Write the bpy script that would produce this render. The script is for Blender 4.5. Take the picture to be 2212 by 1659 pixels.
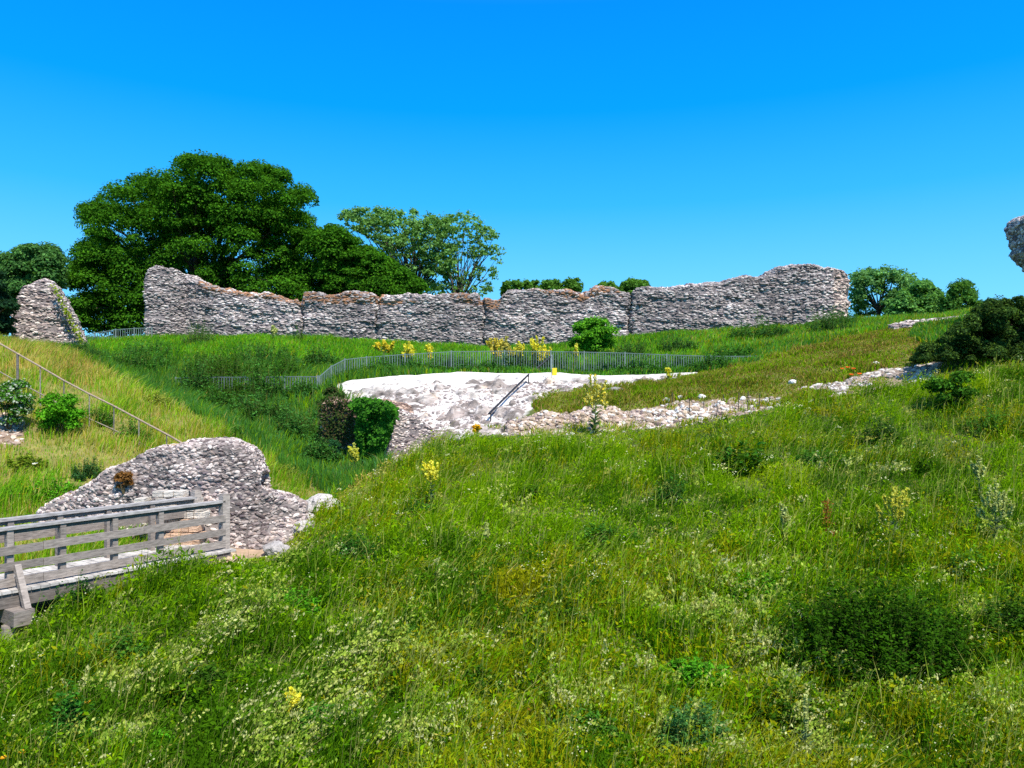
import bpy, math, random
import numpy as np
from mathutils import Vector

for o in list(bpy.data.objects):
    bpy.data.objects.remove(o)
scene = bpy.context.scene
C = scene.collection
R = math.radians
F = 1598.0                      # focal length measured on the photograph (2212 px wide)
CX, CY = 1106.0, 860.0          # principal column, horizon row

# ------------------------------------------------------------------ camera
cam_d = bpy.data.cameras.new('camera')
cam = bpy.data.objects.new('camera', cam_d)
C.objects.link(cam)
cam.location = (0, 0, 0)
cam.rotation_euler = (R(90), 0, 0)
cam_d.sensor_width = 36
cam_d.lens = 36 * F / 2212
cam_d.shift_y = (CY - 829.5) / 2212
cam_d.clip_start = 0.1
cam_d.clip_end = 8000
scene.camera = cam

# ------------------------------------------------------------------ light
SUN_EL, SUN_AZ = R(54), R(148)     # azimuth clockwise from +Y: high, from the right and a little behind the camera
to_sun = Vector((math.sin(SUN_AZ) * math.cos(SUN_EL), math.cos(SUN_AZ) * math.cos(SUN_EL), math.sin(SUN_EL)))
sd = bpy.data.lights.new('sun', 'SUN')
sd.energy = 5.0
sd.angle = R(0.5)
sd.color = (1.0, 0.95, 0.86)
sun = bpy.data.objects.new('sun', sd)
C.objects.link(sun)
sun.rotation_euler = to_sun.to_track_quat('Z', 'Y').to_euler()

world = bpy.data.worlds.new('World')
scene.world = world
world.use_nodes = True
nt = world.node_tree
nt.nodes.clear()
def N(nt, t, **kw):
    n = nt.nodes.new(t)
    for k, v in kw.items():
        setattr(n, k, v)
    return n
sky = N(nt, 'ShaderNodeTexSky', sky_type='NISHITA', sun_disc=False, sun_elevation=SUN_EL, sun_rotation=SUN_AZ)
sky.air_density = 1.0; sky.dust_density = 0.3; sky.ozone_density = 2.0
bg1 = N(nt, 'ShaderNodeBackground'); bg1.inputs[1].default_value = 0.05
tint = N(nt, 'ShaderNodeMixRGB', blend_type='MULTIPLY'); tint.inputs[0].default_value = 1.0
tint.inputs[2].default_value = (0.03, 0.40, 0.9, 1)
nt.links.new(sky.outputs[0], tint.inputs[1])
nt.links.new(tint.outputs[0], bg1.inputs[0])
tc = N(nt, 'ShaderNodeTexCoord')
sx = N(nt, 'ShaderNodeSeparateXYZ')
nt.links.new(tc.outputs['Generated'], sx.inputs[0])
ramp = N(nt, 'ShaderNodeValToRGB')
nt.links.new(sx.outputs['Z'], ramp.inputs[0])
stops = [(0.0, (.34, .74, .94)), (.07, (.26, .69, .94)), (.16, (.15, .57, .94)), (.25, (.04, .44, .92)), (.36, (.0, .315, .92)), (.47, (.0, .25, .90)), (.66, (.14, .30, .60)), (1.0, (.20, .30, .45))]  # unseen upper stops dulled to make the ambient light less blue
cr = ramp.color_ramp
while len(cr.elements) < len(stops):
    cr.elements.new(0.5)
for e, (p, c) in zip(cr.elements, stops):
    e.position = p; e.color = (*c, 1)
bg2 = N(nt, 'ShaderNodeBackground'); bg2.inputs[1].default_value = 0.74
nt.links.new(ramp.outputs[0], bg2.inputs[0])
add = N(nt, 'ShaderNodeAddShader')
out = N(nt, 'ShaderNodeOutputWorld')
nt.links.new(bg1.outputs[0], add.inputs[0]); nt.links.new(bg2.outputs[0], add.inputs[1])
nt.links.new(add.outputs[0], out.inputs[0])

scene.render.engine = 'CYCLES'
scene.view_settings.view_transform = 'Standard'
scene.view_settings.look = 'None'
scene.view_settings.gamma = 1.0
scene.view_settings.exposure = 0.45
scene.cycles.max_bounces = 6
scene.cycles.diffuse_bounces = 3
scene.cycles.transparent_max_bounces = 4
scene.cycles.use_denoising = False

# ------------------------------------------------------------------ helpers
rng = np.random.default_rng(7)
random.seed(7)

def hash2(ix, iy, iz, seed):
    h = (ix * 374761393 + iy * 668265263 + iz * 2147483647 % 4294967296 + seed * 974634777) & 0xFFFFFFFF
    h = ((h ^ (h >> 13)) * 1274126177) & 0xFFFFFFFF
    h = ((h ^ (h >> 16)) * 2246822519) & 0xFFFFFFFF
    return (h ^ (h >> 15)) / 4294967295.0

def vnoise(p, seed=0):
    p = np.asarray(p, float)
    if p.shape[-1] == 2:
        p = np.concatenate([p, np.zeros(p.shape[:-1] + (1,))], -1)
    i = np.floor(p).astype(np.int64); f = p - i
    f = f * f * (3 - 2 * f)
    r = 0
    for dx in (0, 1):
        wx = f[..., 0] if dx else 1 - f[..., 0]
        for dy in (0, 1):
            wy = f[..., 1] if dy else 1 - f[..., 1]
            for dz in (0, 1):
                wz = f[..., 2] if dz else 1 - f[..., 2]
                r = r + wx * wy * wz * hash2(i[..., 0] + dx, i[..., 1] + dy, i[..., 2] + dz, seed)
    return r

def fbm(p, seed=0, oct=4):
    p = np.asarray(p, float); a = .5; s = 0; t = 0
    for k in range(oct):
        s = s + a * vnoise(p, seed + k * 17); t += a
        p = p * 2.03; a *= .5
    return s / t

def smooth(a, b, x):
    t = np.clip((x - a) / (b - a), 0, 1)
    return t * t * (3 - 2 * t)

def W(x, y, Y):
    return np.array([(x - CX) / F * Y, Y, (CY - y) / F * Y])

def WXY(lst):
    return np.array([((x - CX) / F * Y, Y) for x, y, Y in lst])

def inpoly(X, Y, poly):
    r = np.zeros(X.shape, bool)
    n = len(poly); j = n - 1
    for i in range(n):
        xi, yi = poly[i]; xj, yj = poly[j]
        c = ((yi > Y) != (yj > Y)) & (X < (xj - xi) * (Y - yi) / (yj - yi + 1e-12) + xi)
        r ^= c; j = i
    return r

def mesh_np(name, V, faces, mat=None, col=None, parent=None, smooth_shade=False, loc=None):
    """faces: list of int arrays (n,k); V (n,3) world coordinates; ONE mesh object."""
    V = np.asarray(V, np.float32)
    if loc is not None:
        V = V - np.asarray(loc, np.float32)
    me = bpy.data.meshes.new(name)
    faces = [np.asarray(f, np.int32) for f in faces if f is not None and len(f)]
    me.vertices.add(len(V)); me.vertices.foreach_set('co', V.ravel())
    nl = sum(f.size for f in faces); nf = sum(len(f) for f in faces)
    me.loops.add(nl); me.polygons.add(nf)
    me.loops.foreach_set('vertex_index', np.concatenate([f.ravel() for f in faces]))
    tot = np.concatenate([np.full(len(f), f.shape[1], np.int32) for f in faces])
    me.polygons.foreach_set('loop_start', np.concatenate([[0], np.cumsum(tot)[:-1]]).astype(np.int32))
    me.polygons.foreach_set('use_smooth', np.full(nf, bool(smooth_shade)))
    if col is not None:
        col = np.asarray(col, np.float32)
        if col.ndim == 1:
            col = np.tile(col, (len(V), 1))
        a = me.attributes.new('Col', 'FLOAT_COLOR', 'POINT')
        a.data.foreach_set('color', np.concatenate([col[:, :3], np.ones((len(V), 1), np.float32)], 1).ravel())
    me.update(calc_edges=True)
    if mat:
        me.materials.append(mat)
    o = bpy.data.objects.new(name, me)
    C.objects.link(o)
    if loc is not None and parent is None:
        o.location = loc
    if parent is not None:
        o.parent = parent
    return o

def thing(name, label, cat, loc=(0, 0, 0), group=None):
    o = bpy.data.objects.new(name, None)
    o.empty_display_size = .2
    C.objects.link(o)
    o.location = tuple(float(v) for v in loc)
    return tag(o, label, cat, group)

def tag(o, label, cat=None, group=None, kind=None):
    if label: o['label'] = label
    if cat: o['category'] = cat
    if group: o['group'] = group
    if kind: o['kind'] = kind
    return o

class MB:
    """collects pieces of ONE mesh (vertices, faces, vertex colours)"""
    def __init__(s):
        s.V = []; s.q = []; s.t = []; s.c = []; s.n = 0
    def add(s, V, q=None, t=None, c=(.5, .5, .5)):
        V = np.asarray(V, float)
        s.V.append(V)
        if q is not None: s.q.append(np.asarray(q) + s.n)
        if t is not None: s.t.append(np.asarray(t) + s.n)
        c = np.asarray(c, float)
        s.c.append(np.tile(c, (len(V), 1)) if c.ndim == 1 else c)
        s.n += len(V)
    def box(s, c, ax, ay, az, col=(.5, .5, .5)):
        """centre and three half-axis vectors"""
        c, ax, ay, az = (np.asarray(v, float) for v in (c, ax, ay, az))
        V = [c + i * ax + j * ay + k * az for i in (-1, 1) for j in (-1, 1) for k in (-1, 1)]
        s.add(V, q=[[0, 1, 3, 2], [4, 6, 7, 5], [0, 4, 5, 1], [2, 3, 7, 6], [0, 2, 6, 4], [1, 5, 7, 3]], c=col)
    def bar(s, a, b, w, h, col=(.5, .5, .5), up=(0, 0, 1)):
        """rectangular bar between two points"""
        a, b = np.asarray(a, float), np.asarray(b, float)
        d = b - a; L = np.linalg.norm(d); d /= L
        u = np.asarray(up, float)
        sd = np.cross(d, u)
        if np.linalg.norm(sd) < 1e-4: sd = np.cross(d, (1, 0, 0))
        sd /= np.linalg.norm(sd); u = np.cross(sd, d)
        s.box((a + b) / 2, d * L / 2, sd * w / 2, u * h / 2, col)
    def tube(s, pts, rad, n=6, col=(.5, .5, .5)):
        pts = np.asarray(pts, float); rad = np.broadcast_to(rad, (len(pts),))
        T = np.gradient(pts, axis=0); T /= np.linalg.norm(T, axis=1, keepdims=True) + 1e-9
        ref = np.array([.31, .87, .13]) if abs(T[0][2]) > .7 else np.array([0, 0, 1.])
        A = np.cross(T, ref); A /= np.linalg.norm(A, axis=1, keepdims=True) + 1e-9
        B = np.cross(T, A)
        th = np.arange(n) * 2 * math.pi / n
        ring = pts[:, None] + rad[:, None, None] * (np.cos(th)[None, :, None] * A[:, None] + np.sin(th)[None, :, None] * B[:, None])
        m = len(pts)
        i = np.arange(m - 1)[:, None] * n; j = np.arange(n)[None]; j2 = (j + 1) % n
        q = np.stack([i + j, i + j2, i + n + j2, i + n + j], -1).reshape(-1, 4)
        V = np.concatenate([ring.reshape(-1, 3), pts[:1], pts[-1:]])
        t = np.concatenate([np.stack([np.full(n, m * n), np.arange(n), (np.arange(n) + 1) % n], 1),
                            np.stack([np.full(n, m * n + 1), (m - 1) * n + (np.arange(n) + 1) % n, (m - 1) * n + np.arange(n)], 1)])
        s.add(V, q=q, t=t, c=col)
    def build(s, name, mat, parent=None, loc=None, smooth_shade=False):
        f = []
        if s.q: f.append(np.concatenate(s.q))
        if s.t: f.append(np.concatenate(s.t))
        if parent is not None and loc is None:
            loc = np.array(parent.matrix_basis.translation) if parent.parent is None else np.array(parent.parent.matrix_basis.translation)
        return mesh_np(name, np.concatenate(s.V), f, mat, np.concatenate(s.c), parent, smooth_shade, loc)

# ------------------------------------------------------------------ materials
def new_mat(name):
    m = bpy.data.materials.new(name); m.use_nodes = True
    nt = m.node_tree; nt.nodes.clear()
    return m, nt, N(nt, 'ShaderNodeOutputMaterial')

def leaf_mat(name, trans=.35, rough=.55, spec=.25):
    m, nt, out = new_mat(name)
    at = N(nt, 'ShaderNodeAttribute', attribute_name='Col')
    b = N(nt, 'ShaderNodeBsdfPrincipled')
    b.inputs['Roughness'].default_value = rough
    b.inputs['Specular IOR Level'].default_value = spec
    t = N(nt, 'ShaderNodeBsdfTranslucent')
    g = N(nt, 'ShaderNodeMixRGB', blend_type='MULTIPLY'); g.inputs[0].default_value = 1
    g.inputs[2].default_value = (1.25, 1.2, .5, 1)
    mx = N(nt, 'ShaderNodeMixShader'); mx.inputs[0].default_value = trans
    nt.links.new(at.outputs['Color'], b.inputs['Base Color'])
    nt.links.new(at.outputs['Color'], g.inputs[1]); nt.links.new(g.outputs[0], t.inputs[0])
    nt.links.new(b.outputs[0], mx.inputs[1]); nt.links.new(t.outputs[0], mx.inputs[2])
    nt.links.new(mx.outputs[0], out.inputs[0])
    return m

def rough_mat(name, scale=8, vary=.35, bump=.5, rough=.9, stretch=(1, 1, 1), detail=6, metal=0.0, dist=.03):
    """vertex colour broken up by two noises, with bump"""
    m, nt, out = new_mat(name)
    at = N(nt, 'ShaderNodeAttribute', attribute_name='Col')
    tc = N(nt, 'ShaderNodeTexCoord')
    mp = N(nt, 'ShaderNodeMapping'); mp.inputs['Scale'].default_value = stretch
    nt.links.new(tc.outputs['Object'], mp.inputs[0])
    n1 = N(nt, 'ShaderNodeTexNoise'); n1.inputs['Scale'].default_value = scale; n1.inputs['Detail'].default_value = detail; n1.inputs['Roughness'].default_value = .65
    nt.links.new(mp.outputs[0], n1.inputs['Vector'])
    mr = N(nt, 'ShaderNodeMapRange')
    mr.inputs[1].default_value = .25; mr.inputs[2].default_value = .75
    mr.inputs[3].default_value = 1 - vary; mr.inputs[4].default_value = 1 + vary
    nt.links.new(n1.outputs[0], mr.inputs[0])
    mu = N(nt, 'ShaderNodeMixRGB', blend_type='MULTIPLY'); mu.inputs[0].default_value = 1
    nt.links.new(at.outputs['Color'], mu.inputs[1]); nt.links.new(mr.outputs[0], mu.inputs[2])
    b = N(nt, 'ShaderNodeBsdfPrincipled')
    b.inputs['Roughness'].default_value = rough; b.inputs['Metallic'].default_value = metal
    b.inputs['Specular IOR Level'].default_value = .25
    bp = N(nt, 'ShaderNodeBump'); bp.inputs['Strength'].default_value = bump; bp.inputs['Distance'].default_value = dist
    nt.links.new(n1.outputs[0], bp.inputs['Height'])
    nt.links.new(mu.outputs[0], b.inputs['Base Color']); nt.links.new(bp.outputs[0], b.inputs['Normal'])
    nt.links.new(b.outputs[0], out.inputs[0])
    return m

M_leaf = leaf_mat('leaf', .36, .8, .0)
M_grass = leaf_mat('grass', .38, .8, .0)
M_flower = leaf_mat('petal', .35, .7, .1)
M_stone = rough_mat('flint', 9, .45, .8, .85, (1, 1, 1.6), dist=.04)
M_chalk = rough_mat('chalk', 4.5, .34, 1.0, .95, (1, 1, 3), dist=.08)
M_soil = rough_mat('soil', 2.5, .35, .6, 1.0)
M_bark = rough_mat('bark', 6, .4, .8, .9, (1, 1, .3))
M_wood = rough_mat('weathered_wood', 7, .55, .5, .85, (1, 1, 5), dist=.012)
M_metal = rough_mat('galvanised_steel', 10, .15, .1, .45, metal=.0)
M_dark = rough_mat('dark_metal', 10, .2, .1, .5)
M_sign = rough_mat('sign_paint', 10, .06, .05, .5)

# ------------------------------------------------------------------ terrain
ctrl = [  # column, row on the photograph, distance
    # ditch bottom and foreground bank
    (-500, 1659, 9), (0, 1659, 9), (500, 1659, 9), (1106, 1659, 9), (1700, 1659, 9), (2212, 1659, 9), (2700, 1659, 9),
    (-300, 1500, 10.2), (0, 1440, 11.3), (500, 1420, 11.4), (1106, 1420, 11.4), (1700, 1420, 11.5), (2212, 1420, 11.5), (2700, 1400, 11.5),
    (55, 1412, 12.3), (-60, 1440, 11.8), (150, 1340, 12.9), (250, 1262, 13.8), (400, 1222, 15.0), (480, 1212, 15.6), (800, 1210, 15.5), (1106, 1210, 15.5), (1500, 1210, 15.3), (1900, 1210, 15.0), (2212, 1210, 14.8), (2700, 1180, 14.8),
    (700, 1120, 18.5), (900, 1065, 20), (1200, 1060, 20), (1550, 1055, 19.8), (1900, 1030, 19.2), (2212, 1010, 19), (2700, 980, 19),
    (570, 1205, 16.8), (640, 1168, 18.2), (720, 1095, 20.8), (780, 1055, 22.8), (860, 1010, 24.6), (940, 968, 25.4), (1100, 950, 26), (1200, 948, 26), (1450, 930, 26.5), (1700, 892, 26), (1900, 862, 25.5), (2050, 842, 25), (2212, 830, 24.5), (2700, 760, 24.5),
    # flint strip and the ramp behind the crest
    (1090, 930, 28), (1300, 915, 28.3), (1450, 912, 28.2), (1600, 888, 28), (1750, 850, 28.3), (1900, 832, 28.3), (2050, 812, 28),
    (1150, 882, 31), (1300, 872, 30.8), (1450, 856, 30.5), (1700, 812, 31.5), (1900, 780, 31.5), (2100, 740, 31), (2212, 720, 31), (2600, 650, 31),
    (1330, 846, 33.2), (1500, 812, 35.5), (1650, 780, 37.3), (1800, 740, 40), (1900, 715, 42), (2050, 693, 42), (2130, 680, 41), (2212, 668, 40), (2600, 640, 40),
    # chalk face
    (735, 820, 36.3), (870, 812, 36.9), (1000, 806, 37.3), (1200, 808, 37.3), (1500, 806, 36.6),
    (760, 846, 35), (850, 852, 34), (870, 890, 32.3), (1000, 862, 33.5), (1000, 905, 31), (1050, 925, 29.6), (1150, 850, 33.4), (1300, 832, 34.6),
    # gully
    (960, 945, 28), (900, 975, 27.6), (860, 995, 27), (790, 1035, 25.5), (740, 1020, 27.5), (720, 1080, 22.6), (640, 1150, 19.4), (560, 1192, 17.4), (520, 1188, 17.2),
    (700, 965, 30.5), (760, 960, 30.5),
    # far platform and terrace below the long wall
    (800, 812, 38.6), (1000, 808, 39.5), (1240, 811, 39.2), (1500, 806, 38.4),
    (900, 775, 43), (1100, 782, 43), (1300, 772, 43.5), (1600, 745, 45), (1750, 722, 47),
    (200, 752, 46), (320, 738, 50), (500, 736, 51), (700, 738, 51.5), (900, 752, 51.5), (1050, 760, 51), (1240, 752, 51), (1400, 728, 51), (1500, 722, 51.5), (1650, 712, 51.5), (1850, 697, 51.5), (2000, 690, 52),
    (320, 732, 56), (700, 732, 57), (1100, 748, 57), (1500, 716, 57), (1900, 690, 57),
    (0, 740, 70), (600, 742, 70), (1200, 745, 70), (1900, 715, 70), (2400, 700, 70), (-400, 745, 70),
    # bank behind the left ridge with the lower fence
    (430, 857, 36.3), (600, 860, 36), (690, 850, 36.2), (745, 824, 37.2), (300, 815, 38), (430, 792, 39.5), (600, 796, 39.5), (700, 800, 39.5), (300, 768, 43), (500, 752, 45), (700, 752, 45.5),
    (600, 905, 33.5), (690, 935, 31.8), (450, 885, 34), (520, 930, 31.5), (640, 985, 29), (700, 1030, 26),
    # near left slope up to its ridge
    (150, 772, 32), (300, 845, 29.5), (430, 905, 28), (500, 945, 27), (580, 1000, 26), (640, 1040, 25), (700, 1072, 23),
    (60, 765, 32), (-60, 735, 32), (-300, 700, 32), (100, 752, 44), (0, 752, 44), (-200, 740, 46),
    (0, 845, 25.5), (0, 985, 21.5), (150, 905, 24.5), (200, 990, 22), (300, 965, 23.5), (400, 985, 23.5), (480, 1020, 23), (560, 1070, 22), (630, 1110, 20.5),
    (0, 1100, 19.2), (100, 1118, 18.9), (200, 1120, 18.5), (350, 1150, 18.0), (-300, 1000, 20), (-300, 1150, 17.5),
    (0, 1300, 14.6), (100, 1280, 15), (-200, 1380, 12.5), (300, 1230, 16.3),
]
pts = [W(*c) for c in ctrl]
for x in (-30, -15, -5, 5, 15, 30):
    pts += [np.array([x, 6.5, -4.75]), np.array([x, 4.5, -4.6]), np.array([x, 1.5, -2.3]), np.array([x, -2, -1.65]), np.array([x, -8, -1.6])]
pts += [np.array([-45, 12, -2.5]), np.array([-45, 25, 1.5]), np.array([-45, 40, 4]), np.array([45, 12, -2.5]), np.array([45, 25, 2.5]), np.array([45, 40, 5.5]), np.array([-45, 75, 3.5]), np.array([45, 75, 4.5])]
pts = np.array(pts)
def fit(P):
    d = np.linalg.norm(P[:, None, :2] - P[None, :, :2], axis=-1)
    n = len(P)
    A = np.zeros((n + 3, n + 3))
    A[:n, :n] = d - np.eye(n) * .02
    A[:n, n:] = np.c_[np.ones(n), P[:, :2]]; A[n:, :n] = A[:n, n:].T
    return np.linalg.solve(A, np.r_[P[:, 2], 0, 0, 0])
wts = fit(pts)
def rbf(X, Y):
    sh = X.shape; X = X.ravel(); Y = Y.ravel(); r = np.empty(len(X))
    for i in range(0, len(X), 20000):
        x = X[i:i + 20000]; y = Y[i:i + 20000]
        d = np.hypot(x[:, None] - pts[None, :, 0], y[:, None] - pts[None, :, 1])
        r[i:i + 20000] = d @ wts[:-3] + wts[-3] + wts[-2] * x + wts[-1] * y
    return r.reshape(sh)
GX0, GX1, GY0, GY1, GS = -46.0, 46.0, -8.0, 76.0, 0.3
gx = np.arange(GX0, GX1 + 1e-6, GS); gy = np.arange(GY0, GY1 + 1e-6, GS)
XX, YY = np.meshgrid(gx, gy)
HZ = rbf(XX, YY)
def blur(a, n):
    for _ in range(n):
        p = np.pad(a, 1, mode='edge')
        a = (p[:-2, 1:-1] + p[2:, 1:-1] + p[1:-1, :-2] + p[1:-1, 2:] + 4 * p[1:-1, 1:-1]) / 8
    return a
HZ = blur(HZ, 3)
HZ += (fbm(np.stack([XX, YY], -1) * .6, 3, 3) - .5) * .16

def G(X, Y):
    X = np.clip(np.asarray(X, float), GX0, GX1 - 1e-6); Y = np.clip(np.asarray(Y, float), GY0, GY1 - 1e-6)
    fx = np.clip((X - GX0) / GS, 0, len(gx) - 1.001); fy = np.clip((Y - GY0) / GS, 0, len(gy) - 1.001)
    i = fx.astype(int); j = fy.astype(int); a = fx - i; b = fy - j
    return HZ[j, i] * (1 - a) * (1 - b) + HZ[j, i + 1] * a * (1 - b) + HZ[j + 1, i] * (1 - a) * b + HZ[j + 1, i + 1] * a * b

def pick(x, y, near=7.5):
    """ground point seen at that column and row of the photograph"""
    Ys = np.arange(near, 75, .03)
    z = (CY - y) / F * Ys
    g = G((x - CX) / F * Ys, Ys)
    k = np.argmax(g >= z)
    return np.array([(x - CX) / F * Ys[k], Ys[k], g[k]])

# regions (world X,Y polygons)
crest = WXY([(480, 0, 15.0), (530, 0, 15.5), (575, 0, 16.6), (640, 0, 18.3), (700, 0, 20.3), (775, 0, 23), (855, 0, 25), (930, 0, 25.9), (1100, 0, 26.6), (1200, 0, 26.9), (1450, 0, 27.2), (1700, 0, 27), (1900, 0, 26.8), (2050, 0, 26.6), (2212, 0, 26.6)])
PA = np.concatenate([[(-18, 6), (-18, 8.0), (-8.75, 12.0)], crest, [(30, 26.6), (30, 6)]])
PCH = WXY([(728, 0, 36.3), (860, 0, 37.2), (1000, 0, 37.8), (1200, 0, 37.8), (1520, 0, 36.9), (1420, 0, 34.6), (1330, 0, 33.4), (1190, 0, 33.3), (1150, 0, 31.6), (1085, 0, 27.6), (930, 0, 26.9), (850, 0, 26.4), (835, 0, 28), (850, 0, 32.5), (745, 0, 34.6)])
PFL = WXY([(1050, 0, 29.3), (1160, 0, 30.2), (1300, 0, 29.5), (1450, 0, 29.8), (1560, 0, 29.6), (1690, 0, 28.6), (1690, 0, 27.2), (1450, 0, 26.9), (1200, 0, 26.6), (1085, 0, 27.0)])
PFR = WXY([(1740, 0, 29.2), (1900, 0, 30.2), (2030, 0, 29.6), (2010, 0, 27.2), (1750, 0, 27.2)])
PBR = WXY([(1150, 0, 31.4), (1150, 0, 33.4), (1330, 0, 34.2), (1520, 0, 36.9), (1650, 0, 38), (1780, 0, 40.5), (1880, 0, 42.5), (1985, 0, 41), (1960, 0, 36), (2010, 0, 31), (1900, 0, 28), (1700, 0, 27), (1560, 0, 29.5), (1450, 0, 29.7), (1300, 0, 29.3), (1160, 0, 30.0)])
PPA = WXY([(430, 0, 16.2), (500, 0, 17.4), (560, 0, 18.6), (630, 0, 19.6), (650, 0, 18.8), (590, 0, 17.2), (520, 0, 15.9), (470, 0, 15.3)])
PRB = WXY([(-60, 0, 24.5), (20, 0, 24), (70, 0, 23.4), (45, 0, 22.2), (-60, 0, 21.4)])
ridge = WXY([(-400, 0, 43), (20, 0, 43.5), (110, 0, 42.5), (150, 0, 37), (165, 0, 33.0), (300, 0, 30.0), (430, 0, 28.4), (500, 0, 27.3), (580, 0, 26.3), (640, 0, 25.2), (700, 0, 23.3), (722, 0, 22)])
PF = np.concatenate([ridge, [(-5.6, 19), (-7.0, 17.8), (-8.2, 15.9), (-10.0, 13.3), (-13, 9.5), (-22, 9.5)]])

def near_poly(X, Y, poly, jit=.35, seed=5):
    p = np.stack([X, Y], -1)
    return inpoly(X + (fbm(p * 1.7, seed, 3) - .5) * 2 * jit, Y + (fbm(p * 1.7, seed + 50, 3) - .5) * 2 * jit, poly)

bx = [-3000, -900, -300, -140, -80, -56]
xs = np.r_[bx, np.arange(-46, 46.01, .28), [-v for v in bx[::-1]]]
ys = np.r_[[-900, -300, -90, -30], np.arange(-7.9, 75.8, .28), [85, 110, 170, 350, 900, 3500]]
TX, TY = np.meshgrid(xs, ys)
TZ = G(TX, TY)
P2 = np.stack([TX, TY], -1)
n1 = fbm(P2 * .9, 21, 4)[..., None]; n2 = fbm(P2 * 3, 22, 3)[..., None]
tcol = np.array([.075, .10, .02]) * (.7 + .6 * n1)
tcol = np.where(near_poly(TX, TY, PF)[..., None], np.array([.20, .18, .05]) * (.7 + .6 * n2), tcol)
tcol = np.where(near_poly(TX, TY, PBR)[..., None], np.array([.16, .15, .04]) * (.6 + .8 * n2), tcol)
m_ch = near_poly(TX, TY, PCH, .25)
m_fl = near_poly(TX, TY, PFL, .3) | near_poly(TX, TY, PFR, .4)
m_pa = near_poly(TX, TY, PPA, .2)
m_rb = near_poly(TX, TY, PRB, .3)
tcol = np.where(m_fl[..., None], np.array([.30, .22, .145]) * (.6 + .8 * n2), tcol)
tcol = np.where(m_rb[..., None], np.array([.22, .15, .10]) * (.6 + .8 * n2), tcol)
tcol = np.where(m_pa[..., None], np.array([.42, .29, .19]) * (.8 + .4 * n2), tcol)
tcol = np.where(m_ch[..., None], np.array([.62, .56, .51]) * (.8 + .4 * n2), tcol)
ny, nx = TX.shape
idx = np.arange(ny * nx).reshape(ny, nx)
quads = np.stack([idx[:-1, :-1], idx[:-1, 1:], idx[1:, 1:], idx[1:, :-1]], -1).reshape(-1, 4)
g = mesh_np('ground', np.stack([TX, TY, TZ], -1).reshape(-1, 3), [quads], M_soil, tcol.reshape(-1, 3), smooth_shade=True)
tag(g, 'grassy castle ditch, banks and terrace ground', 'ground', kind='structure')

# ------------------------------------------------------------------ rocks
def ico(sub, seed):
    import bmesh
    bm = bmesh.new(); bmesh.ops.create_icosphere(bm, subdivisions=sub, radius=1.0)
    V = np.array([v.co[:] for v in bm.verts]); T = np.array([[v.index for v in f.verts] for f in bm.faces]); bm.free()
    V = V * (.72 + .56 * vnoise(V * 1.6 + seed * 7.3, seed))[:, None]
    return V, T
ROCK1 = [ico(1, s) for s in range(6)]
ROCK2 = [ico(2, s + 20) for s in range(6)]

def stones(P, Nn, size, cols, rocks=ROCK1, seed=0, flat=.55, lift=.25, prot=.5, tilt=.35):
    """many stones bedded in a surface with normals Nn; returns V, T, col"""
    r = np.random.default_rng(seed)
    n = len(P)
    Vs, Ts, Cs, off = [], [], [], 0
    kind = r.integers(0, len(rocks), n)
    th = r.normal(0, tilt, n)
    for k in range(len(rocks)):
        s = np.nonzero(kind == k)[0]
        if not len(s): continue
        V0, T0 = rocks[k]
        nn = Nn[s]
        up = np.tile([0, 0, 1.], (len(s), 1)); flatm = np.abs(nn[:, 2]) > .9
        up[flatm] = np.c_[r.normal(size=flatm.sum()), r.normal(size=flatm.sum()), np.zeros(flatm.sum())]
        t = np.cross(up, nn); t /= np.linalg.norm(t, axis=1, keepdims=True) + 1e-9
        b = np.cross(nn, t)
        c, sn = np.cos(th[s])[:, None], np.sin(th[s])[:, None]
        t, b = t * c + b * sn, b * c - t * sn
        sz = size[s]
        V = (V0[None, :, 0:1] * t[:, None] * sz[:, None, None] + V0[None, :, 1:2] * b[:, None] * (sz * flat)[:, None, None]
             + V0[None, :, 2:3] * nn[:, None] * (sz * prot)[:, None, None]) + (P[s] + nn * (sz * lift)[:, None])[:, None]
        m = len(V0)
        Vs.append(V.reshape(-1, 3)); Ts.append((T0[None] + (np.arange(len(s)) * m)[:, None, None]).reshape(-1, 3) + off)
        Cs.append(np.repeat(cols[s], m, 0)); off += len(s) * m
    return np.concatenate(Vs), np.concatenate(Ts), np.concatenate(Cs)

FLINT = np.array([[.52, .43, .38], [.41, .33, .30], [.27, .21, .195], [.74, .64, .57], [.13, .098, .095], [.44, .34, .29], [.61, .52, .47], [.18, .14, .145]])
FW = np.array([.22, .22, .14, .10, .07, .1, .1, .05])
def flint_cols(n, r):
    c = FLINT[r.choice(len(FLINT), n, p=FW / FW.sum())]
    return c * r.uniform(.75, 1.25, (n, 1))

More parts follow.
